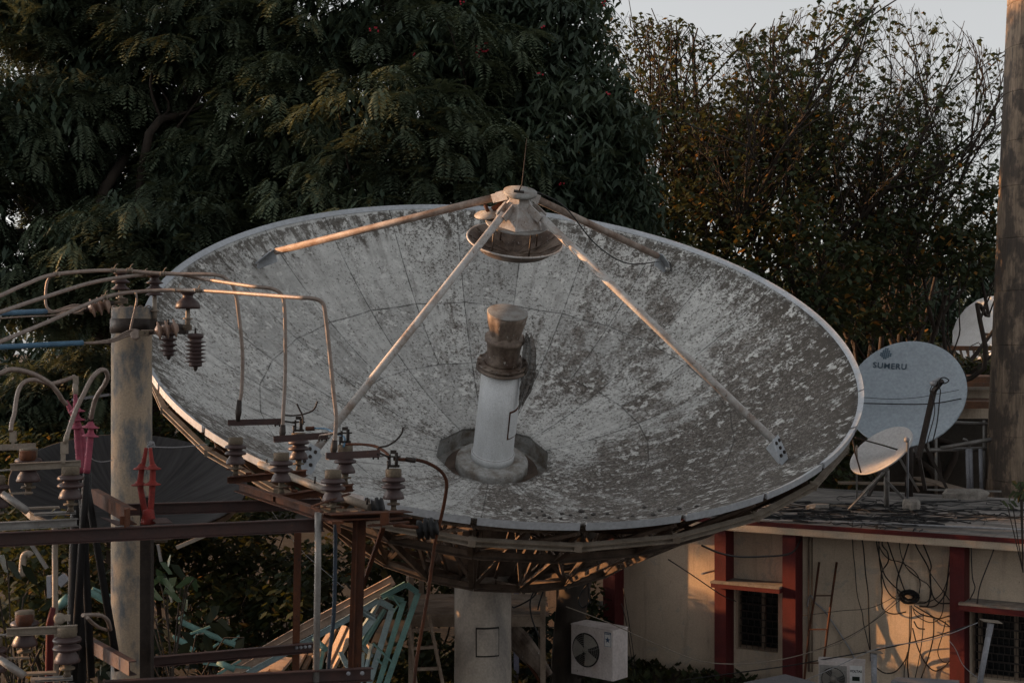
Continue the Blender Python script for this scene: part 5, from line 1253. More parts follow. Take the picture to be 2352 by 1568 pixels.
def iso(front, back, arm0, arm1, Yf, Yb, lb, sc=1.0, horn=None, armm='red_steel', base=True, clamp=True, h=.055):
    t = Thing('isolator_switch', lb, 'switch', at(*front, Yf), iso_group)
    pf_ = at(*front, Yf); mk_ins(t, pf_, sc)
    if back: pb_ = at(*back, Yb); mk_ins(t, pb_, sc)
    t.part('contact_arm', MB().angle(at(*arm0, Yf-.02), at(*arm1, (Yf+Yb)/2), h, .06, .008, 1), M[armm])
    if base and back:
        d = (pb_-pf_); mb = MB().channel(pf_-d*.12+Vector((0, -.03, -.035)), pb_+d*.1+Vector((0, -.03, -.035)), .06, .05, .007, 1).channel(pf_-d*.1+Vector((0, .07, -.035)), pb_+d*.1+Vector((0, .07, -.035)), .06, .05, .007, 1)
        mb.box(pf_+Vector((0, 0, .058*sc)), (.16*sc, .10*sc, .008))
        for q in (.2, .5): mb.box(pf_+d*q+Vector((0, .02, .005)), (.05, .04, .02))
        t.part('base_channel', mb, M['galv_tan' if armm != 'red_steel' else 'rust'])
    if clamp and back:
        top = pb_+Vector((0, 0, .36*sc)); mb = MB()
        mb.box(top+Vector((0, 0, .02)), (.10, .05, .02)).box(top+Vector((-.03, 0, .07)), (.012, .04, .10)).box(top+Vector((.03, 0, .075)), (.014, .04, .12)).box(top+Vector((0, 0, .10)), (.12, .03, .012)).box(top+Vector((.0, -.01, .14)), (.05, .04, .03)).tube([top+Vector((-.045, -.02, -.01)), top+Vector((-.045, -.02, .07))], .009, 6).tube([top+Vector((.02, -.03, .01)), top+Vector((.02, -.03, .13))], .008, 6)
        mb.tube([at(*arm1, (Yf+Yb)/2)+Vector((-.02, 0, .01)), top+Vector((-.03, 0, .09))], .009, 6)
        mb.box(at(*arm1, (Yf+Yb)/2)+Vector((-.03, -.02, -.03)), (.05, .05, .012)).tube([at(*arm1, (Yf+Yb)/2)+Vector((-.05, -.02, -.05)), at(*arm1, (Yf+Yb)/2)+Vector((-.05, -.02, .0))], .008, 6).tube([at(*arm1, (Yf+Yb)/2)+Vector((-.01, -.02, -.05)), at(*arm1, (Yf+Yb)/2)+Vector((-.01, -.02, .0))], .008, 6)
        t.part('contact_clamp', mb, M['dark_iron'])
    if horn: t.part('arcing_horn', MB().tube(smooth_pts(path(horn[0], horn[1])), .009, 6), M['dark_iron'])
    return t
iso((541, 1091), (686, 1079), (523, 970.5), (645, 967), 13.2, 13.5, 'farthest of the three switches with a dark red arm, left end', 1.0, ([(652, 953), (675, 954), (700, 950), (720, 941), (728, 925), (729, 921)], 13.3))
iso((646, 1133), (793, 1112), (628, 1008), (753, 999), 12.3, 12.6, 'middle switch with a dark red arm', 1.0, ([(682, 927), (688, 940), (695, 955), (696, 975)], 13.2))
iso((765, 1180), (904, 1173), (748, 1047), (872, 1040), 11.35, 11.9, 'nearest switch with a dark red arm, right end', 1.0, ([(868, 1040), (870, 1028), (890, 1023), (908, 1012), (922, 996), (926, 981)], 11.9))
# bent wires between switches
single('cable_joint', MB().tube(smooth_pts(path([(702, 984), (715, 984), (722, 983)], 13.1)), .02, 8), M['rust'], 'rusty crimp on the blue wire behind the middle switch', 'cable joint')
single('link_wire', MB().tube(smooth_pts(path([(722, 983), (745, 984), (760, 989), (775, 996), (790, 1003), (792, 1015), (789, 1025)], (13.1, 12.5))), .010, 6), M['blue'], 'short blue wire linking the far and middle switches', 'wire')
single('link_wire', MB().tube(smooth_pts(path([(733, 1012), (735, 1000), (745, 998), (762, 995), (773, 990)], (12.4, 12.2))), .009, 6), M['conductor'], 'bent pale wire hooked over the middle dark red arm', 'wire')
single('link_wire', MB().tube(smooth_pts(path([(795, 1020), (830, 1020), (860, 1024), (880, 1034), (893, 1046), (893, 1053)], (12.4, 11.9))), .013, 6), M['rust'], 'brown bent wire linking the middle and nearest switches', 'wire')
# long copper drop wire with black insulator
drop = Thing('drop_cable', 'long rusty brown cable bending down from the nearest switch past a black insulator', 'cable', at(948, 1600, 12.4))
drop.part('cable', MB().tube(smooth_pts(path([(905, 1053), (925, 1055), (950, 1055), (975, 1060), (1000, 1072), (1018, 1088), (1026, 1110), (1022, 1145), (1015, 1180), (1006, 1215), (1000, 1240), (993, 1290), (982, 1370), (968, 1450), (955, 1530), (948, 1620)], (11.9, 12.6))), .0155, 8), M['rust'])
drop.part('crimp', MB().tube(path([(932, 1054), (945, 1056), (955, 1057)], 11.95), .022, 8), M['dark_iron'])
c = at(985, 1213, 12.25)
si = Thing('post_insulator', 'black ribbed insulator held sideways beside the brown drop cable', 'insulator', c)
si.part('sheds', MB().lathe([(.03, -.10), (.085, -.095), (.075, -.06), (.05, -.045), (.095, -.03), (.095, -.012), (.055, .005), (.095, .02), (.095, .038), (.05, .05), (.07, .075), (.03, .085)], o=c, M=Matrix.Rotation(R_(82), 3, 'Y') @ Matrix.Rotation(R_(8), 3, 'X'), seg=26), M['black'])
si.part('rod', MB().tube([at(905, 1205, 12.), at(960, 1211, 12.2)], .016, 8), M['rust'])
# left switches (nearer and blurred)
def ins_left(t, px, ybase, Y, sc): mk_ins(t, at(px, ybase, Y), sc)
for (dy, dx, Y, top, lbs) in ((0, 0, 11.0, 1, ('tan-armed switch at the far left, upper tier', 'grey channel bars carrying the upper left switch')), (378, -8, 10.4, 0, ('tan-armed switch at the far left, lower tier', 'grey channel bars carrying the lower left switch'))):
    t = Thing('isolator_switch', lbs[0], 'switch', at(162+dx, 1172+dy, Y), 'switch units at the far left')
    mk_ins(t, at(162+dx, 1175+dy, Y), 1.0*(1 if top else 1.03))
    p = at(65+dx, 1136+dy, Y+.4)
    P1, P2, P3 = ins_mesh(); sc = 1.05
    for m_ in (P1, P2, P3): m_.v = [(a*sc+p.x, b*sc+p.y, c_*sc+p.z) for a, b, c_ in m_.v]
    oo = t.part('insulator', P1, M['porcelain']); t.part('cap', P2, M['cap_iron'], oo); t.part('stem', P3, M['cap_iron'], oo)
    t.part('contact_arm', MB().channel(at(24+dx, 1072+dy, Y-.03), at(186+dx, 1064+dy, Y+.05), .056, .04, .006, 1), M['galv_tan'])
    t.part('rear_cap', MB().lathe([(.045, 0), (.065, .005), (.065, .075), (.05, .085), (.0, .085)], o=at(64+dx, 1058+dy, Y+.35), seg=20), M['rust'])
    t2 = Thing('support_channel', lbs[1], 'steel channel', at(100, 1205+dy, Y))
    t2.part('channel', MB().channel(at(-40, 1209+dy*.99, Y-.4), at(176+dx, 1198+dy, Y), .062, .05, .006, 1), M['galv'])
    t2.part('channel', MB().channel(at(78+dx, 1179+dy, Y), at(174+dx, 1174+dy, Y+.1), .018, .10, .006, 1), M['galv'])
    t2.part('channel', MB().channel(at(50+dx, 1166+dy, Y+.3), at(136+dx, 1163+dy, Y+.4), .014, .08, .006, 1), M['galv_tan'])
    t2.part('link', MB().tube([at(4+dx, 1133+dy, Y-.1), at(33+dx, 1152+dy, Y-.1), at(64+dx, 1174+dy, Y-.1)], [.026, .030, .030], 12), M['galv'])
    t2.part('link', MB().beam(at(14+dx, 1133+dy, Y+.2), at(75+dx, 1131+dy, Y+.3), .04, .012), M['galv_tan'])
    lf = Thing('post_insulator', 'brown insulator cut off at the left edge, '+('upper' if top else 'lower')+' tier', 'insulator', at(0, 1175+dy, Y+.2), 'insulators at the left edge')
    P1, P2, P3 = ins_mesh(); p = at(-8+dx, 1195+dy, Y+.2)
    for m_ in (P1, P2, P3): m_.v = [(a+p.x, b+p.y, c_+p.z) for a, b, c_ in m_.v]
    oo = lf.part('sheds', P1, M['porcelain']); lf.part('cap', P2, M['cap_iron'], oo); lf.part('stem', P3, M['galv_tan'], oo)
    single('cross_bar', MB().beam(at(-40, 1083+dy, Y), at(26+dx, 1078+dy, Y+.05), .012, .012), M['galv'], 'thin rod entering from the left edge at the '+('upper' if top else 'lower')+' switch', 'rod')
single('cross_bar', MB().angle(at(-40, 1029, 11.9), at(82, 1023, 12.2), .05, .05, .007, 1), M['galv_tan'], 'tan angle bar at the far left above the brown insulators', 'steel bar')
single('cable_lug', MB().box(at(148, 1028, 11.), (.055, .03, .09)).tube([at(150, 1018, 11.), at(154, 998, 11.)], .022, 8).box(at(145, 1050, 11.), (.035, .012, .09)), M['galv_tan'], 'pale bolted lug standing on the upper tan arm', 'cable lug')
single('cable_lug', MB().box(at(30, 1002, 11.5), (.05, .03, .09)).box(at(30, 1018, 11.5), (.025, .012, .07)), M['galv_tan'], 'pale bolted lug at the far left below a cable arch', 'cable lug')
single('cable_lug', MB().lathe([(.018, -.008), (.042, -.008), (.042, .008), (.018, .008)], o=at(137, 1420, 10.2), M=Matrix.Rotation(R_(90), 3, 'X'), seg=18).box(at(150, 1418, 10.2), (.07, .015, .045)), M['galv_tan'], 'round eyed lug on the cable of the lower left switch', 'cable lug')
single('standpipe', MB().tube([at(126, 1208, 11.3), at(127, 1400, 11.3), at(129, 1680, 11.3)], .0235, 14), M['galv_tan'], 'upright tan pipe at the far left between the two switch tiers', 'pipe')
loops = [([(-40, 862), (0, 857), (16, 850), (40, 849), (75, 858), (105, 874), (122, 888), (135, 905), (143, 918), (152, 928)], (11.0, 11.5), .020, 'grey cable arching in from the left edge'),
         ([(25, 990), (27, 970), (33, 950), (37, 920), (44, 892), (58, 876), (78, 872), (100, 877), (118, 881), (140, 876), (158, 870), (172, 864)], (11.4, 11.9), .018, 'grey cable arching from the left lug to the top of the pink bushings'),
         ([(152, 1010), (157, 990), (162, 975), (175, 940), (192, 905), (210, 870), (225, 854), (235, 849), (244, 853), (247, 866), (240, 883), (228, 900), (218, 920), (212, 945), (208, 965)], (11.0, 11.6), .019, 'grey cable hooping over beside the pole to the pink bushing'),
         ([(190, 1412), (215, 1411), (235, 1414), (248, 1425), (254, 1445)], (10.3, 10.8), .015, 'pale cable bending down left of the pole, lower tier'),
         ([(200, 1417), (213, 1430), (228, 1440), (245, 1446)], (10.3, 10.8), .013, 'pale bent cable end under the lower left cable')]
for pp, Y, r, lb in loops:
    single('loop_cable', MB().tube(smooth_pts(path(pp, Y)), r, 8), M['conductor'], lb, 'cable')
def termination(axis, skirts, Y, mt, lb, grp, rr=(.014, .028), srad=.070, tape=True):
    pts = path(axis, Y); t = Thing('cable_termination', lb, 'cable termination', pts[-1], grp)
    n = len(pts); t.part('sleeve', MB().tube(smooth_pts(pts, 5), [rr[0]+(rr[1]-rr[0])*min(1, i/((n-1)*5)*2.2) for i in range((n-1)*5+1)], 12), M[mt])
    d = (pts[0]-pts[-1]).normalized(); Mx = d.to_track_quat('Z', 'Y').to_matrix()
    for s_ in skirts:
        t.part('skirt', MB().lathe([(.02, .034), (.03, .018), (srad*.55, .008), (srad, -.006), (srad*.97, -.012), (.03, -.002), (.02, 0)], o=at(*s_, Y), M=Mx, seg=26), M[mt])
    if mt != 'red_rubber': t.part('cable_tail', MB().tube([pts[-1], pts[-1]-d*.04, pts[-1]-d*1.2+Vector((0, 0, -.5))], [.026, .03, .032], 10), M['black'])
    return t
gp = 'pink cable terminations left of the pole'
termination([(173, 905), (174, 930), (177, 980), (180, 1030), (186, 1086)], [(176, 943), (177, 963), (176, 981)], 11.7, 'pink_rubber', 'pink cable termination with three skirts, left one of the pink group', gp)
termination([(152, 920), (160, 937), (175, 965), (190, 1010), (193, 1085)], [], 11.85, 'pink_rubber', 'bent pink cable sleeve between the two skirted ones', gp)
termination([(210, 965), (209, 985), (205, 1030), (199, 1086)], [(208, 979), (208, 999)], 11.6, 'pink_rubber', 'pink cable termination with two skirts, nearest the concrete pole', gp)
single('cable_lug', MB().box(at(174, 873, 11.8), (.04, .03, .07)).tube([at(173, 882, 11.8), at(173, 908, 11.75)], .024, 8), M['galv_tan'], 'pale lug topping the left pink termination', 'cable lug')
single('cable_lug', MB().tube([at(211, 938, 11.6), at(208, 966, 11.6)], [.02, .028], 8), M['dark_iron'], 'dark taped lug topping the right pink termination', 'cable lug')
gr = 'red cable terminations tied to the pole'
termination([(336, 1028), (331, 1055), (326, 1075), (322, 1110), (327, 1145), (334, 1180), (338, 1197)], [(325, 1074), (321, 1111)], 11.6, 'red_rubber', 'red cable termination on the left of the tied red pair', gr, (.015, .026))
termination([(345, 1028), (348, 1055), (351, 1075), (350, 1110), (348, 1145), (345, 1180), (343, 1197)], [(351, 1074), (350, 1110)], 11.55, 'red_rubber', 'red cable termination on the right of the tied red pair', gr, (.015, .026))
single('cable_boot', MB().lathe([(.06, 0), (.062, .01), (.05, .07), (.045, .11), (.02, .12)], o=at(341, 1202, 11.5), seg=22), M['red_rubber'], 'red rubber boot at the foot of the tied red pair', 'cable boot')
mb = MB(); random.seed(2)
for i in range(6):
    c = at(346, 1021, 11.6); mb.tube(smooth_pts([c+Vector((random.uniform(-.03, .03), random.uniform(-.02, .02), random.uniform(-.03, .03))) for _ in range(5)]), .005, 5)
mb.tube(smooth_pts(path([(350, 1026), (400, 1027), (440, 1024), (476, 1020)], (11.95, 16))), .005, 5)
single('tie_cord', mb, M['whitecable'], 'pale cord knotted on the red pair and stretched right', 'cord')
single('tie_cord', MB().tube(smooth_pts(path([(206, 1048), (215, 1056), (230, 1060), (245, 1059), (258, 1056)], (11.7, 13))), .004, 5), M['whitecable'], 'thin cord sagging from the pink bushings to the pole', 'cord')
for k, (px, lb) in enumerate(((172, 'thick black cable bundle rising to the pink terminations'), (190, 'second thick black cable close behind the black bundle'))):
    single('thick_cable', MB().tube([at(px+8, 1086, 11.9), at(px+4, 1200, 12.), at(px-2, 1400, 12.1), at(px-6, 1680, 12.2)], .055-.01*k, 12), M['black'], lb, 'cable')
single('red_sleeve', MB().tube([at(122, 1395, 10.9), at(115, 1430, 10.9), at(112, 1600, 11)], [.02, .03, .03], 10), M['red_wall'], 'dark red sleeve low behind the tan pipe', 'cable termination')

# ================================================================== TREES AND UNDERGROWTH
RNG = np.random.default_rng(11)
def proto_feather(rng, n=8, L=.46):
    """drooping compound frond: pairs of narrow leaflets along a curved stalk"""
    q = []
    for i in range(n):
        t = (i+.6)/n; bx = L*t; bz = .10*L*t-.55*L*t*t; ln = L*.40*(1-.5*abs(t-.4)*1.6); w = .026
        for s in (-1, 1):
            d = np.array([.55, s*.83, -.22+rng.uniform(-.1, .1)]); d /= np.linalg.norm(d); c = np.array([bx, 0, bz]); x = np.array([.83, -s*.55, 0.])*w
            q.append([c-x*.6, c+d*ln*.5-x+[0, 0, .012], c+d*ln, c+d*ln*.5+x+[0, 0, .012]])
    return np.array(q)
def proto_leaf(rng, n=5, L=.30, w=.055, droop=.8):
    q = []
    for i in range(n):
        a = rng.uniform(0, 2*np.pi); dr = rng.uniform(.2, droop); d = np.array([np.cos(a), np.sin(a), -dr]); d /= np.linalg.norm(d)
        x = np.cross(d, [0, 0, 1.]); x /= np.linalg.norm(x); c = np.array([rng.uniform(-.5, .5), rng.uniform(-.5, .5), rng.uniform(-.3, .3)])*L; l = L*rng.uniform(.7, 1.1)
        mid = c+d*l*.45+np.array([0, 0, .03*L])
        q.append([c, mid-x*w*l/L, c+d*l, mid+x*w*l/L])
    return np.array(q)
def scatter(name, C, A, S, protos, mat, parent, off, T=None):
    """stamp leaf clusters at centres C, heading A, size S, tilt T into one mesh"""
    C = np.asarray(C, float); n = len(C); k = RNG.integers(0, len(protos), n); out = []
    for j, P in enumerate(protos):
        m = k == j; c = C[m]; a = A[m]; s = S[m]; t = (T[m] if T is not None else np.zeros(m.sum()))
        V = P.reshape(-1, 3); x = V[None, :, 0]*np.cos(t)[:, None]+V[None, :, 2]*np.sin(t)[:, None]; z = -V[None, :, 0]*np.sin(t)[:, None]+V[None, :, 2]*np.cos(t)[:, None]; y = np.broadcast_to(V[None, :, 1], x.shape)
        X_ = x*np.cos(a)[:, None]-y*np.sin(a)[:, None]; Y_ = x*np.sin(a)[:, None]+y*np.cos(a)[:, None]
        W = np.stack([X_, Y_, z], -1)*s[:, None, None]+c[:, None, :]; out.append(W.reshape(-1, 4, 3))
    Q_ = np.concatenate(out); v = (Q_.reshape(-1, 3)-np.array(off)).astype(np.float32); nf = len(Q_)
    me = bpy.data.meshes.new(name); me.vertices.add(nf*4); me.vertices.foreach_set('co', v.ravel())
    me.loops.add(nf*4); me.loops.foreach_set('vertex_index', np.arange(nf*4, dtype=np.int32))
    me.polygons.add(nf); me.polygons.foreach_set('loop_start', np.arange(0, nf*4, 4, dtype=np.int32)); me.polygons.foreach_set('loop_total', np.full(nf, 4, dtype=np.int32))
    me.update(calc_edges=True); me.materials.append(mat)
    o = bpy.data.objects.new(name, me); COL.objects.link(o); o.parent = parent; return o
FEA = [proto_feather(RNG) for _ in range(5)]
DRO = [proto_leaf(RNG, 6, .34, .045, 1.8) for _ in range(6)]
SPA = [proto_leaf(RNG, 3, .20, .075, 1.5) for _ in range(6)]
SHR = [proto_leaf(RNG, 4, .22, .07, .9) for _ in range(6)]
BIG = [proto_leaf(RNG, 5, .34, .11, .9) for _ in range(4)]
def limb(mb, a, b, r0, r1, wob=.12, n=6, seg=7):
    a = np.array(a); b = np.array(b); L_ = np.linalg.norm(b-a); pts = []
    for i in range(n+1):
        t = i/n; p = a+(b-a)*t
        if 0 < i < n: p = p+RNG.normal(0, wob*L_*.35, 3)*math.sin(math.pi*t)
        pts.append(Vector(p))
    pts = smooth_pts(pts, 3); m = len(pts); mb.tube(pts, [r0+(r1-r0)*i/(m-1) for i in range(m)], seg, False); return pts
def clumpy_tree(name, label, base, trunk_h, tr, clumps, dens, protos, lm, size=(.8, 1.3), group=None, layered=False, barkm='bark', droop=0.):
    """clumps: (x,y,z,rx,ry,rz) ellipsoids holding leaf sprays near their outer shell"""
    t = Thing(name, label, 'tree', base, group); b = np.array(base, float)
    mb = MB(); fork = b+[0, 0, trunk_h]; limb(mb, b-[0, 0, .3], fork, tr*1.25, tr*.8, .05, 6, 12)
    for c in clumps:
        c3 = np.array(c[:3]); pts = limb(mb, fork-[0, 0, RNG.uniform(0, trunk_h*.25)], c3, tr*.45, tr*.12, .16, 7)
        for k in range(6):
            d = RNG.normal(0, 1, 3); d /= np.linalg.norm(d); e = c3+d*np.array(c[3:6])*.85; s = pts[int(len(pts)*RNG.uniform(.5, .98))]; limb(mb, np.array(s), e, tr*.10, .012, .2, 4, 5)
    t.part('trunk', mb, M[barkm])
    C = []; HD = []; TL = []; FC = []
    for c in clumps:
        n = int(dens*c[3]*c[5]*c[4]**.5*4*(.55 if layered else 1.)); rad = np.array(c[3:6]); cen = np.array(c[:3])
        def shell(m, lo=.45, k=.45):
            d = RNG.normal(0, 1, (m, 3)); d /= np.linalg.norm(d, axis=1)[:, None]; r = RNG.uniform(lo, 1, m)**k
            lob = 1+.15*np.sin(d[:, 0]*5+c[0])*np.sin(d[:, 2]*6+c[2])+.12*np.sin(d[:, 1]*9+d[:, 2]*7)
            return d*(r*lob)[:, None]*rad+cen, d
        if layered:
            q, d = shell(max(8, n//8)); kk = RNG.integers(5, 12, len(q)); out = np.arctan2(d[:, 1]-.35, d[:, 0])
            idx = np.repeat(np.arange(len(q)), kk); m = len(idx); h = out[idx]+RNG.normal(0, .95, m); base = RNG.normal(.10, .22, len(q))
            C.append(q[idx]+np.c_[np.cos(h)*.10, np.sin(h)*.10, RNG.normal(0, .07, m)]); HD.append(h); TL.append(base[idx]+RNG.normal(.05+droop*.4, .26, m))
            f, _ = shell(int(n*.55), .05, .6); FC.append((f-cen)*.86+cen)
        else:
            q, d = shell(n, .25); C.append(q); HD.append(np.arctan2(d[:, 1], d[:, 0])+RNG.normal(0, 1.1, n)); TL.append(RNG.normal(.12+droop, .28, n))
    C = np.concatenate(C); HD = np.concatenate(HD); TL = np.concatenate(TL); k_ = C[:, 2] > .6; C, HD, TL = C[k_], HD[k_], TL[k_]; n = len(C)
    scatter('crown', C, HD, RNG.uniform(*size, n), protos, lm, t.e, t.loc, TL)
    if FC:
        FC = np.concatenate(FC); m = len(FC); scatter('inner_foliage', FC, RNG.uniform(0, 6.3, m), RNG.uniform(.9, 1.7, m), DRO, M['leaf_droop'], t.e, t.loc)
    return t, C
def gap(C, px0, py0, rx, ry):  # not used for anything but planning
    return C
# left: tall feathery tree, its upper crown thin enough to glimpse the sky
def cl(px, py, Y, rp, rz=None, ry=None):
    p = at(px, py, Y); r = rp/F*Y; return (p.x, p.y, p.z, r, ry or r*.8, (rz or rp)/F*Y)
clumpy_tree('feathery_tree', 'tall dark feathery tree filling the upper left of the view', (at(330, 900, 35).x, 35, 0), 6.5, .42,
            [cl(60, 300, 34.5, 190, 150), cl(330, 560, 33, 250, 130), cl(90, 640, 34, 200, 130), cl(470, 60, 35, 230, 150), cl(690, 240, 34.5, 210, 150), cl(120, 20, 36, 220, 130), cl(560, 770, 34, 180, 100), cl(200, 880, 35, 200, 90), cl(-150, 420, 34, 190, 260), cl(480, 400, 35, 180, 120), cl(250, -200, 36, 330, 130), cl(20, 960, 34, 150, 90), cl(260, 200, 36, 200, 150), cl(420, 330, 36.5, 160, 140), cl(180, 420, 36, 160, 130), cl(620, 430, 36, 160, 140), cl(380, 760, 36, 160, 100)],
            105, FEA, M['leaf_feather'], (.85, 1.35), None, True, 'bark', .28)
clumpy_tree('feathery_tree', 'dense feathery tree behind the left half of the huge dish', (at(900, 900, 33.5).x, 33.5, 0), 5.5, .40,
            [cl(900, 300, 32.5, 230, 140), cl(1030, 120, 33.5, 200, 120), cl(820, 480, 32, 210, 120), cl(1050, 400, 32, 180, 120), cl(700, 640, 32.5, 170, 90), cl(960, 600, 31.8, 220, 100), cl(800, 60, 34, 200, 110), cl(1150, 540, 32, 150, 90), cl(560, 620, 33, 140, 90), cl(760, 780, 33.5, 260, 90), cl(900, -130, 35, 250, 130)],
            85, FEA, M['leaf_feather'], (.9, 1.35), None, True, 'bark', .25)
tr3, C3_c = clumpy_tree('flowering_tree', 'dense dark tree with drooping leaves and red blossoms behind the dish apex', (at(1280, 900, 35).x, 35, 0), 6., .45,
            [cl(1230, 80, 35, 190, 140), cl(1300, 300, 34, 200, 160), cl(1200, 450, 33.5, 180, 130), cl(1390, 480, 34, 140, 150), cl(1450, 640, 34, 130, 110), cl(1300, 600, 33.5, 190, 110), cl(1090, 30, 35.5, 150, 130), cl(1100, 250, 34.5, 130, 120), cl(1420, 330, 35, 80, 110)],
            75, DRO, M['leaf_droop'], (.9, 1.35), None, False, 'bark', .25)
mb = MB(); fl = [(1118, 95), (1105, 125), (1122, 122), (1098, 128), (865, 68), (1060, 10), (1240, 175), (1310, 500), (1325, 495), (1292, 425), (950, 128), (1250, 60), (1400, 210), (1390, 8), (855, 70), (1100, 112)]
for (px, py) in fl:
    for k in range(3):
        p = at(px+random.uniform(-7, 7), py+random.uniform(-7, 7), 32.2); mb.box(p, (.035, .035, .03), Matrix.Rotation(random.random()*3, 3, 'X'))
tr3.part('blossoms', mb, M['flower'])
# right: open-branched tree against the sky
def open_tree(name, label, base, trunks, lean, rng, levels, lm, leaf_n, hw, tops, xcen, xw, extra=None):
    t = Thing(name, label, 'tree', base); mb = MB(); tips = []
    def grow(p, d, L_, r, lev):
        n = 4 if lev < 2 else 3; pts = [Vector(p)]; q = np.array(p, float); dd = d.copy()
        tz = tops(q[0]+dd[0]*L_, q[1])
        if q[2]+dd[2]*L_ > tz: L_ = (tz-q[2])/max(dd[2], .3)*rng.uniform(.7, 1.)
        if L_ < .12 or q[0] > at(2300, 500, q[1]).x or (q[0] > at(2150, 500, q[1]).x and q[2] < at(0, 640, q[1]).z and lev > 0): tips.append((q, dd)); return
        for i in range(n):
            dd = dd+rng.normal(0, .13, 3)+np.array([0, 0, .07]); dd /= np.linalg.norm(dd); q = q+dd*L_/n; pts.append(Vector(q))
        mb.tube(pts, [r*(1-.38*i/n) for i in range(n+1)], 6 if lev < 3 else 4, False)
        xr = (q[0]-xcen)/xw; top = tops(q[0], q[1])
        if lev >= levels or q[2] > top: tips.append((q, dd)); return
        if lev >= 4: tips.append((q, dd))
        k = 3 if lev < 4 else 2
        for j in range(k):
            u = rng.normal(0, 1, 3); u -= dd*u.dot(dd); u[1] *= .55; u /= np.linalg.norm(u); sp = rng.uniform(.28, .70)
            nd = dd*math.cos(sp)+u*math.sin(sp); nd[2] += .10; nd /= np.linalg.norm(nd)
            grow(np.array(pts[-1 if j < 2 else -2]), nd, L_*rng.uniform(.60, .84), r*.60, lev+1)
    for (bx, by, bz), d0, L0, r0 in trunks:
        grow(np.array([bx, by, bz]), np.array(d0)/np.linalg.norm(d0), L0, r0, 0)
    t.part('trunk', mb, M['bark'])
    C = []
    for (q, dd) in tips:
        if rng.random() > leaf_n: continue
        for k in range(1 if rng.random() < .7 else 2): C.append(q+rng.normal(0, .24, 3)-dd*rng.uniform(0, .7))
    C = np.array(C); C = C[(C[:, 2] < np.array([tops(x, y) for x, y in C[:, :2]])+.2) & (C[:, 0]/C[:, 1]*F+CX < 2310) & ((C[:, 0]/C[:, 1]*F+CX < 2170) | (C[:, 2] > H-(670-CY)/F*C[:, 1]))]
    n = len(C); scatter('crown', C, rng.uniform(0, 6.3, n), rng.uniform(.7, 1.25, n), SPA, lm, t.e, t.loc, rng.normal(0, .2, n)); return len(tips), n
rg = np.random.default_rng(5)
Yt = 40.
def topz(x, Y=Yt):
    px = CX+x/Y*F
    y = np.interp(px, [1380, 1450, 1560, 1640, 1750, 1850, 1950, 2100, 2180, 2250, 2320, 2500], [20, 40, 52, 100, 72, 18, 8, 20, 60, 100, 115, 130])
    return H-(y-CY)/F*Y
def ot(px, Y, name, lb, br, lv, lf, fk=4.6, L0=5.3, r0=.2):
    x = at(px, 600, Y).x; tr = [((x, Y, 0), (0.02, 0, 1), L0, r0)]
    for (dx, dz, L_, h) in br: tr.append(((x, Y, h), (dx, RNG.uniform(-.25, .25), dz), L_, r0*.55))
    return open_tree(name, lb, (x, Y, 0), tr, 0, rg, lv, M['leaf_sparse'], lf, 0, topz, x, 5)
r1 = ot(1901, 40., 'bare_branched_tree', 'open-crowned tree with thin branches and few leaves against the sky', [(-.75, .8, 3.2, 3.8), (.5, 1, 2.8, 4.6), (-.35, 1, 3.2, 4.7), (-1.0, .75, 3.2, 4.6), (.1, 1., 3.4, 4.8)], 7, .19)
r2 = ot(1985, 40.6, 'bare_branched_tree', 'second open-crowned tree with a dark trunk, nearer the chimney', [(.8, .8, 3.4, 3.6), (.45, 1, 3., 4.6), (1., .6, 3.4, 3.), (.2, 1, 3.4, 4.7)], 7, .19, 4.6, 5.3, .18)
r3 = ot(1640, 38., 'leafy_tree', 'half-bare leafy tree between the dark flowering tree and the open crowns', [(-.7, .8, 3., 3.4), (.6, .9, 3., 3.8), (-.3, 1, 3., 4.4), (.2, 1, 3.4, 4.6)], 6, .85, 4.6, 5.8)
r4 = ot(1500, 39.5, 'leafy_tree', 'slender leafy tree rising just right of the dark flowering tree', [(-.5, .9, 3., 3.4), (.6, .9, 3., 3.8), (.1, 1, 3.4, 4.6), (-.2, 1, 3.2, 4.4)], 6, .9, 4.6, 6., .15)
r5 = ot(2085, 41.5, 'leafy_tree', 'thin-stemmed tree with fine foliage close left of the chimney', [(-.5, .9, 3., 3.4), (.4, .9, 2.6, 3.8), (.1, 1, 3.2, 4.6), (-.3, 1, 3., 4.4)], 6, .5, 4.6, 5.3, .15)
print('tips', r1, r2, r3, r4, r5)
clumpy_tree('bushy_tree', 'low dark bushy tree under the open crowns, left of the small dishes', (at(1720, 760, 35.).x, 35., 0), 2.6, .22,
            [cl(1560, 620, 35, 120, 90), cl(1690, 690, 34.5, 130, 100), cl(1840, 740, 35, 130, 90), cl(1750, 560, 36, 120, 90), cl(1620, 500, 37, 110, 90), cl(1900, 620, 34.5, 110, 100), cl(1840, 500, 34.8, 80, 60), cl(1480, 560, 37, 90, 110)], 46, SHR, M['leaf_sparse'], (.8, 1.3))
clumpy_tree('bushy_tree', 'low dark bushy tree beside the chimney, above the distant dish', (at(2160, 720, 36.5).x, 36.5, 0), 2.8, .22,
            [cl(2090, 560, 37.5, 130, 90), cl(2230, 570, 37, 100, 85), cl(2020, 700, 37, 120, 80), cl(2290, 480, 37.5, 90, 100), cl(2262, 800, 43, 26, 28), cl(1960, 640, 38, 90, 50)], 46, SHR, M['leaf_sparse'], (.8, 1.3))
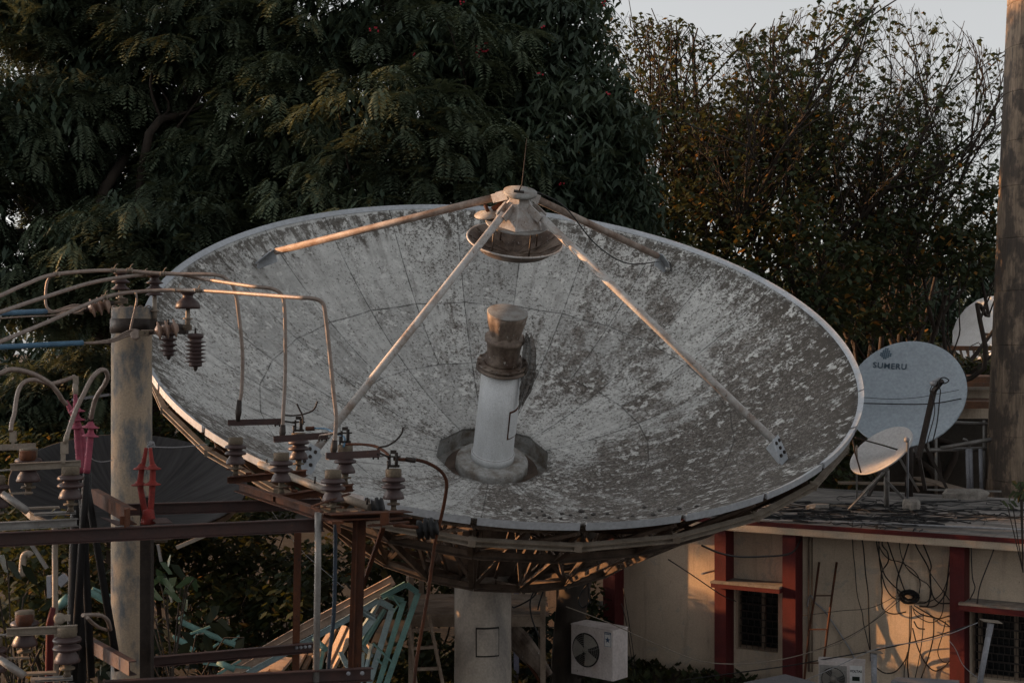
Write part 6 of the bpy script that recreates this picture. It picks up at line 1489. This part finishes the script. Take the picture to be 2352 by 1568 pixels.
clumpy_tree('bushy_tree', 'dark tree added behind the open crowns to shade the distant dish', (12., 49, 0), 3.5, .25, [(11.6, 48.6, 7.6, 3.2, 2., 2.6), (9.5, 49, 6.5, 2.6, 2., 2.4), (17.2, 53, 7.4, 3.6, 1.8, 3.4), (13.8, 52, 8., 2.6, 1.6, 3.)], 30, DRO, M['leaf_droop'], (1.1, 1.6))  # added tree: keeps the low sun off the distant dish and backs it
clumpy_tree('bushy_tree', 'yellow-green vine-covered bush on the parapet left of the chimney', (at(2170, 830, 41).x, 41., 0), 1.2, .12, [cl(2170, 835, 41, 70, 25), cl(2130, 800, 41, 35, 45), cl(2240, 845, 41, 60, 20)], 90, SHR, M['leaf_shrub'], (.7, 1.1))
clumpy_tree('bushy_tree', 'round dark bushy tree added behind the huge dish rim to shade the chimney foot', (6.2, 35., 0), 3., .2, [(6., 35., 5.2, 2.2, 1.6, 1.8), (7.6, 34.8, 4.2, 1.8, 1.3, 1.5), (4.2, 35.4, 5., 1.8, 1.4, 1.8)], 50, SHR, M['leaf_sparse'], (.8, 1.3))  # added tree, mostly hidden: blocks low sun from the chimney base
# off to the left, outside the frame: the trees whose shade falls on the yard
clumpy_tree('feathery_tree', 'feathery tree standing off to the left of the dark dish', (-17.5, 28, 0), 3.5, .35, [(-17.5, 27.2, 9.2, 2.6, 2.6, 1.2), (-17.5, 31.4, 8.1, 2.6, 2.4, 1.05)], 30, FEA, M['leaf_feather'], (.9, 1.4), None, True)
clumpy_tree('feathery_tree', 'thin feathery tree well to the left of the concrete pole', (-17, 16, 0), 3.5, .3, [(-17, 16, 7.6, 2.0, 2.6, 2.6), (-18, 14.5, 9.2, 2.0, 2.4, 1.6), (-16.5, 18., 6.2, 1.8, 2.0, 1.8)], 17, FEA, M['leaf_feather'], (.9, 1.4), None, True)
# far wood closing the view between trunks
C = np.c_[RNG.uniform(-34, 34, 16000), RNG.uniform(56, 62, 16000), 14*RNG.uniform(0, 1, 16000)**.9]; C = C[C[:, 2] < 8.+2.*np.sin(C[:, 0]*.35)+1.2*np.sin(C[:, 0]*1.3)-np.where(C[:, 0] > 6, 1.5, -1)]
far = bpy.data.objects.new('distant_woods', None)
o = scatter('distant_woods', C, RNG.uniform(0, 6.3, len(C)), RNG.uniform(1.9, 3.2, len(C)), DRO, M['leaf_droop'], None, (0, 0, 0)); tag(o, 'dark far-off wood closing the view behind the trees', 'woods', None, 'stuff')
bpy.data.objects.remove(far)
# undergrowth behind the gantry, shrubs
shr = [(570, 1185, 30, 130, 60, 'SHR', 'dark bush under the right side of the dark dish'), (470, 1290, 26.5, 160, 110, 'SHR', 'dark bush between the concrete pole and the gantry post'), (330, 1290, 25.5, 150, 110, 'SHR', 'dark bush directly behind the concrete pole'), (30, 1250, 25, 160, 110, 'SHR', 'dark bush behind the far-left switches'), (150, 1450, 23.5, 170, 110, 'SHR', 'dark bush behind the lower left switches'), (660, 1500, 24.5, 170, 70, 'SHR', 'dark low bush beneath the frame stack'), (120, 1330, 22, 150, 150, 'SHR', 'dark bush low at the far left'), (620, 1330, 25.5, 170, 95, 'SHR', 'dark leafy bush behind the rusty gantry post'), (800, 1290, 27, 170, 66, 'SHR', 'dark bush in the shade left of the dish column'),
       (520, 1420, 24, 170, 110, 'SHR', 'bush with yellow-green lit leaves behind the aqua pipes'), (700, 1400, 23.5, 130, 110, 'SHR', 'bush behind the upper end of the frame stack'), (980, 1330, 27.5, 120, 90, 'SHR', 'dark bush behind the timber ladder'),
       (980, 1520, 25.5, 130, 80, 'SHR', 'low bush under the timber platform'), (1240, 1470, 27.5, 90, 110, 'BIG', 'broad-leaved bush right of the concrete column'), (1345, 1420, 28, 50, 120, 'SHR', 'dark bush behind the air conditioner'), (430, 1200, 29, 200, 90, 'SHR', 'dark hedge-like bush under the dark dish'),
       (200, 1200, 28.5, 200, 90, 'SHR', 'dark bush left of the pole under the dark dish'), (60, 1060, 31, 130, 90, 'SHR', 'dark bush at the far left behind the pink terminations'), (330, 1000, 33, 110, 70, 'SHR', 'dark bush behind the dark dish'), (330, 1500, 20.5, 120, 90, 'BIG', 'dusty broad-leaved plant low beside the concrete pole'), (1480, 1590, 24.8, 70, 25, 'SHR', 'weedy plant at the foot of the cream wall')]
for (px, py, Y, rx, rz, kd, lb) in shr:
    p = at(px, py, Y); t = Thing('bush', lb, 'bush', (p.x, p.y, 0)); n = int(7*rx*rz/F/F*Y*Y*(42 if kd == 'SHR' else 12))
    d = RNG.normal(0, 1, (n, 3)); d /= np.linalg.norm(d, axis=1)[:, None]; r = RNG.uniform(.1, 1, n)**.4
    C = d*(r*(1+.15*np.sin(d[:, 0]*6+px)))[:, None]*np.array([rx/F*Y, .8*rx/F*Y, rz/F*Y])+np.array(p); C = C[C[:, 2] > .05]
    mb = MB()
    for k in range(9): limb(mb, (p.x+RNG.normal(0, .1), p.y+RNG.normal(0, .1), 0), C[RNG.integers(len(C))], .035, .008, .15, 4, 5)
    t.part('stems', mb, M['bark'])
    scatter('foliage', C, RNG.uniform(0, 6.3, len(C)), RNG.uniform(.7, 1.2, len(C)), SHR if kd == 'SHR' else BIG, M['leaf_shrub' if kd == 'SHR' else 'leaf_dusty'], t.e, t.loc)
def leafplant(px, py, Y, n, size, mat, lb, seed, sp):
    rr = np.random.default_rng(seed); p = at(px, py, Y); t = Thing('leafy_plant', lb, 'plant', (p.x, p.y, 0)); mb = MB(); q = []
    for i in range(n):
        c = np.array(p)+rr.normal(0, sp, 3)*[1, .8, .7]; a = rr.uniform(0, 6.3); d = np.array([math.cos(a), .5*math.sin(a)-.3, -rr.uniform(.3, .9)]); d /= np.linalg.norm(d); x = np.cross(d, [0, 1., .3]); x /= np.linalg.norm(x); L_ = size*rr.uniform(.7, 1.2)
        for s in (-1, 1): q.append([c, c+d*L_*.35+x*s*L_*.17+[0, 0, .02], c+d*L_*.75+x*s*L_*.12+[0, 0, -.01], c+d*L_])
        if i % 3 == 0: mb.tube([Vector((p.x, p.y, max(0, p.z-1.2))), Vector(c).lerp(p, .3)-Vector((0, 0, .1)), Vector(c)], .008, 5, False)
    t.part('stems', mb, M['bark']); scatter('leaves', np.zeros((1, 3)), np.zeros(1), np.ones(1), [np.array(q)], mat, t.e, t.loc)
leafplant(392, 1325, 15.5, 14, .26, M['leaf_broad'], 'bright broad green leaves just right of the concrete pole', 3, .17)
leafplant(410, 1400, 16.5, 18, .30, M['leaf_dusty'], 'large dusty leaves hanging right of the concrete pole', 4, .38)
leafplant(30, 1340, 15.5, 16, .28, M['leaf_dusty'], 'large dusty leaves in the lower left corner', 5, .5)
leafplant(235, 1480, 15.5, 14, .24, M['leaf_dusty'], 'dusty leaves left of the pole foot', 6, .28)
leafplant(2350, 1125, 20.5, 26, .16, M['leaf_sparse'], 'small potted-looking sprig with leaves tinted sunlit yellow at the right edge', 7, .14)  # yellow leaf tint stands for sunlight on the leaves
# grass and litter at the foot of the column
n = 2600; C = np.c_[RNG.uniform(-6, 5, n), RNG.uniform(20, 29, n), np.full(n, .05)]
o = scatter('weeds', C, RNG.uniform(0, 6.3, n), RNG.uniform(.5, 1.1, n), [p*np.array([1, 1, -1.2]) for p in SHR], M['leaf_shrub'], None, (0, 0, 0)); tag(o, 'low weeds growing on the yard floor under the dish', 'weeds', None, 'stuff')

# ================================================================== GROUND, SKY, LIGHT, CAMERA
mb = MB(); g = 60; v = []
for i in range(g+1):
    for j in range(g+1):
        x = -400+800*i/g; y = -60+760*j/g
        v.append((x, y, 0))
mb.add(v, [(i*(g+1)+j, (i+1)*(g+1)+j, (i+1)*(g+1)+j+1, i*(g+1)+j+1) for i in range(g) for j in range(g)])
o = mb.build('ground', M['soil']); tag(o, kind='structure')

SUN_EL = 11.7; SUN_AZ = (-.975, .22)      # direction towards the sun, on the ground
sv = Vector((SUN_AZ[0]*math.cos(R_(SUN_EL)), SUN_AZ[1]*math.cos(R_(SUN_EL)), math.sin(R_(SUN_EL)))).normalized()
w = bpy.data.worlds.new('World'); SC.world = w; w.use_nodes = True; nt = w.node_tree
bg = nt.nodes['Background']
sky = N(nt, 'ShaderNodeTexSky', sky_type='NISHITA'); sky.sun_disc = False
sky.sun_elevation = R_(SUN_EL); sky.sun_rotation = math.atan2(sv.x, sv.y)
sky.altitude = 100; sky.air_density = 1.0; sky.dust_density = 2.0; sky.ozone_density = 1.0
hs = N(nt, 'ShaderNodeHueSaturation'); hs.inputs['Saturation'].default_value = .10
nt.links.new(sky.outputs[0], hs.inputs['Color'])
nt.links.new(hs.outputs[0], bg.inputs[0]); bg.inputs[1].default_value = .08
L = bpy.data.lights.new('sun', 'SUN'); L.energy = 3.0; L.angle = R_(.6); L.color = (1., .50, .20)
lo = bpy.data.objects.new('sun', L); COL.objects.link(lo); lo.rotation_euler = (-sv).to_track_quat('-Z', 'Y').to_euler(); lo.location = (0, 0, 40)
cam = bpy.data.cameras.new('camera'); co = bpy.data.objects.new('camera', cam); COL.objects.link(co)
co.location = (0, 0, H); co.rotation_euler = (R_(90), 0, 0)
cam.sensor_width = 36; cam.lens = 36*F/2352; cam.clip_end = 2000; cam.clip_start = .1
cam.dof.use_dof = True; cam.dof.focus_distance = 23.; cam.dof.aperture_fstop = 9
SC.camera = co
SC.view_settings.view_transform = 'Standard'; SC.view_settings.look = 'None'; SC.view_settings.gamma = 1; SC.view_settings.exposure = 1.52
SC.cycles.max_bounces = 6; SC.cycles.transparent_max_bounces = 6; SC.cycles.diffuse_bounces = 3; SC.cycles.glossy_bounces = 2
SC.cycles.use_denoising = True
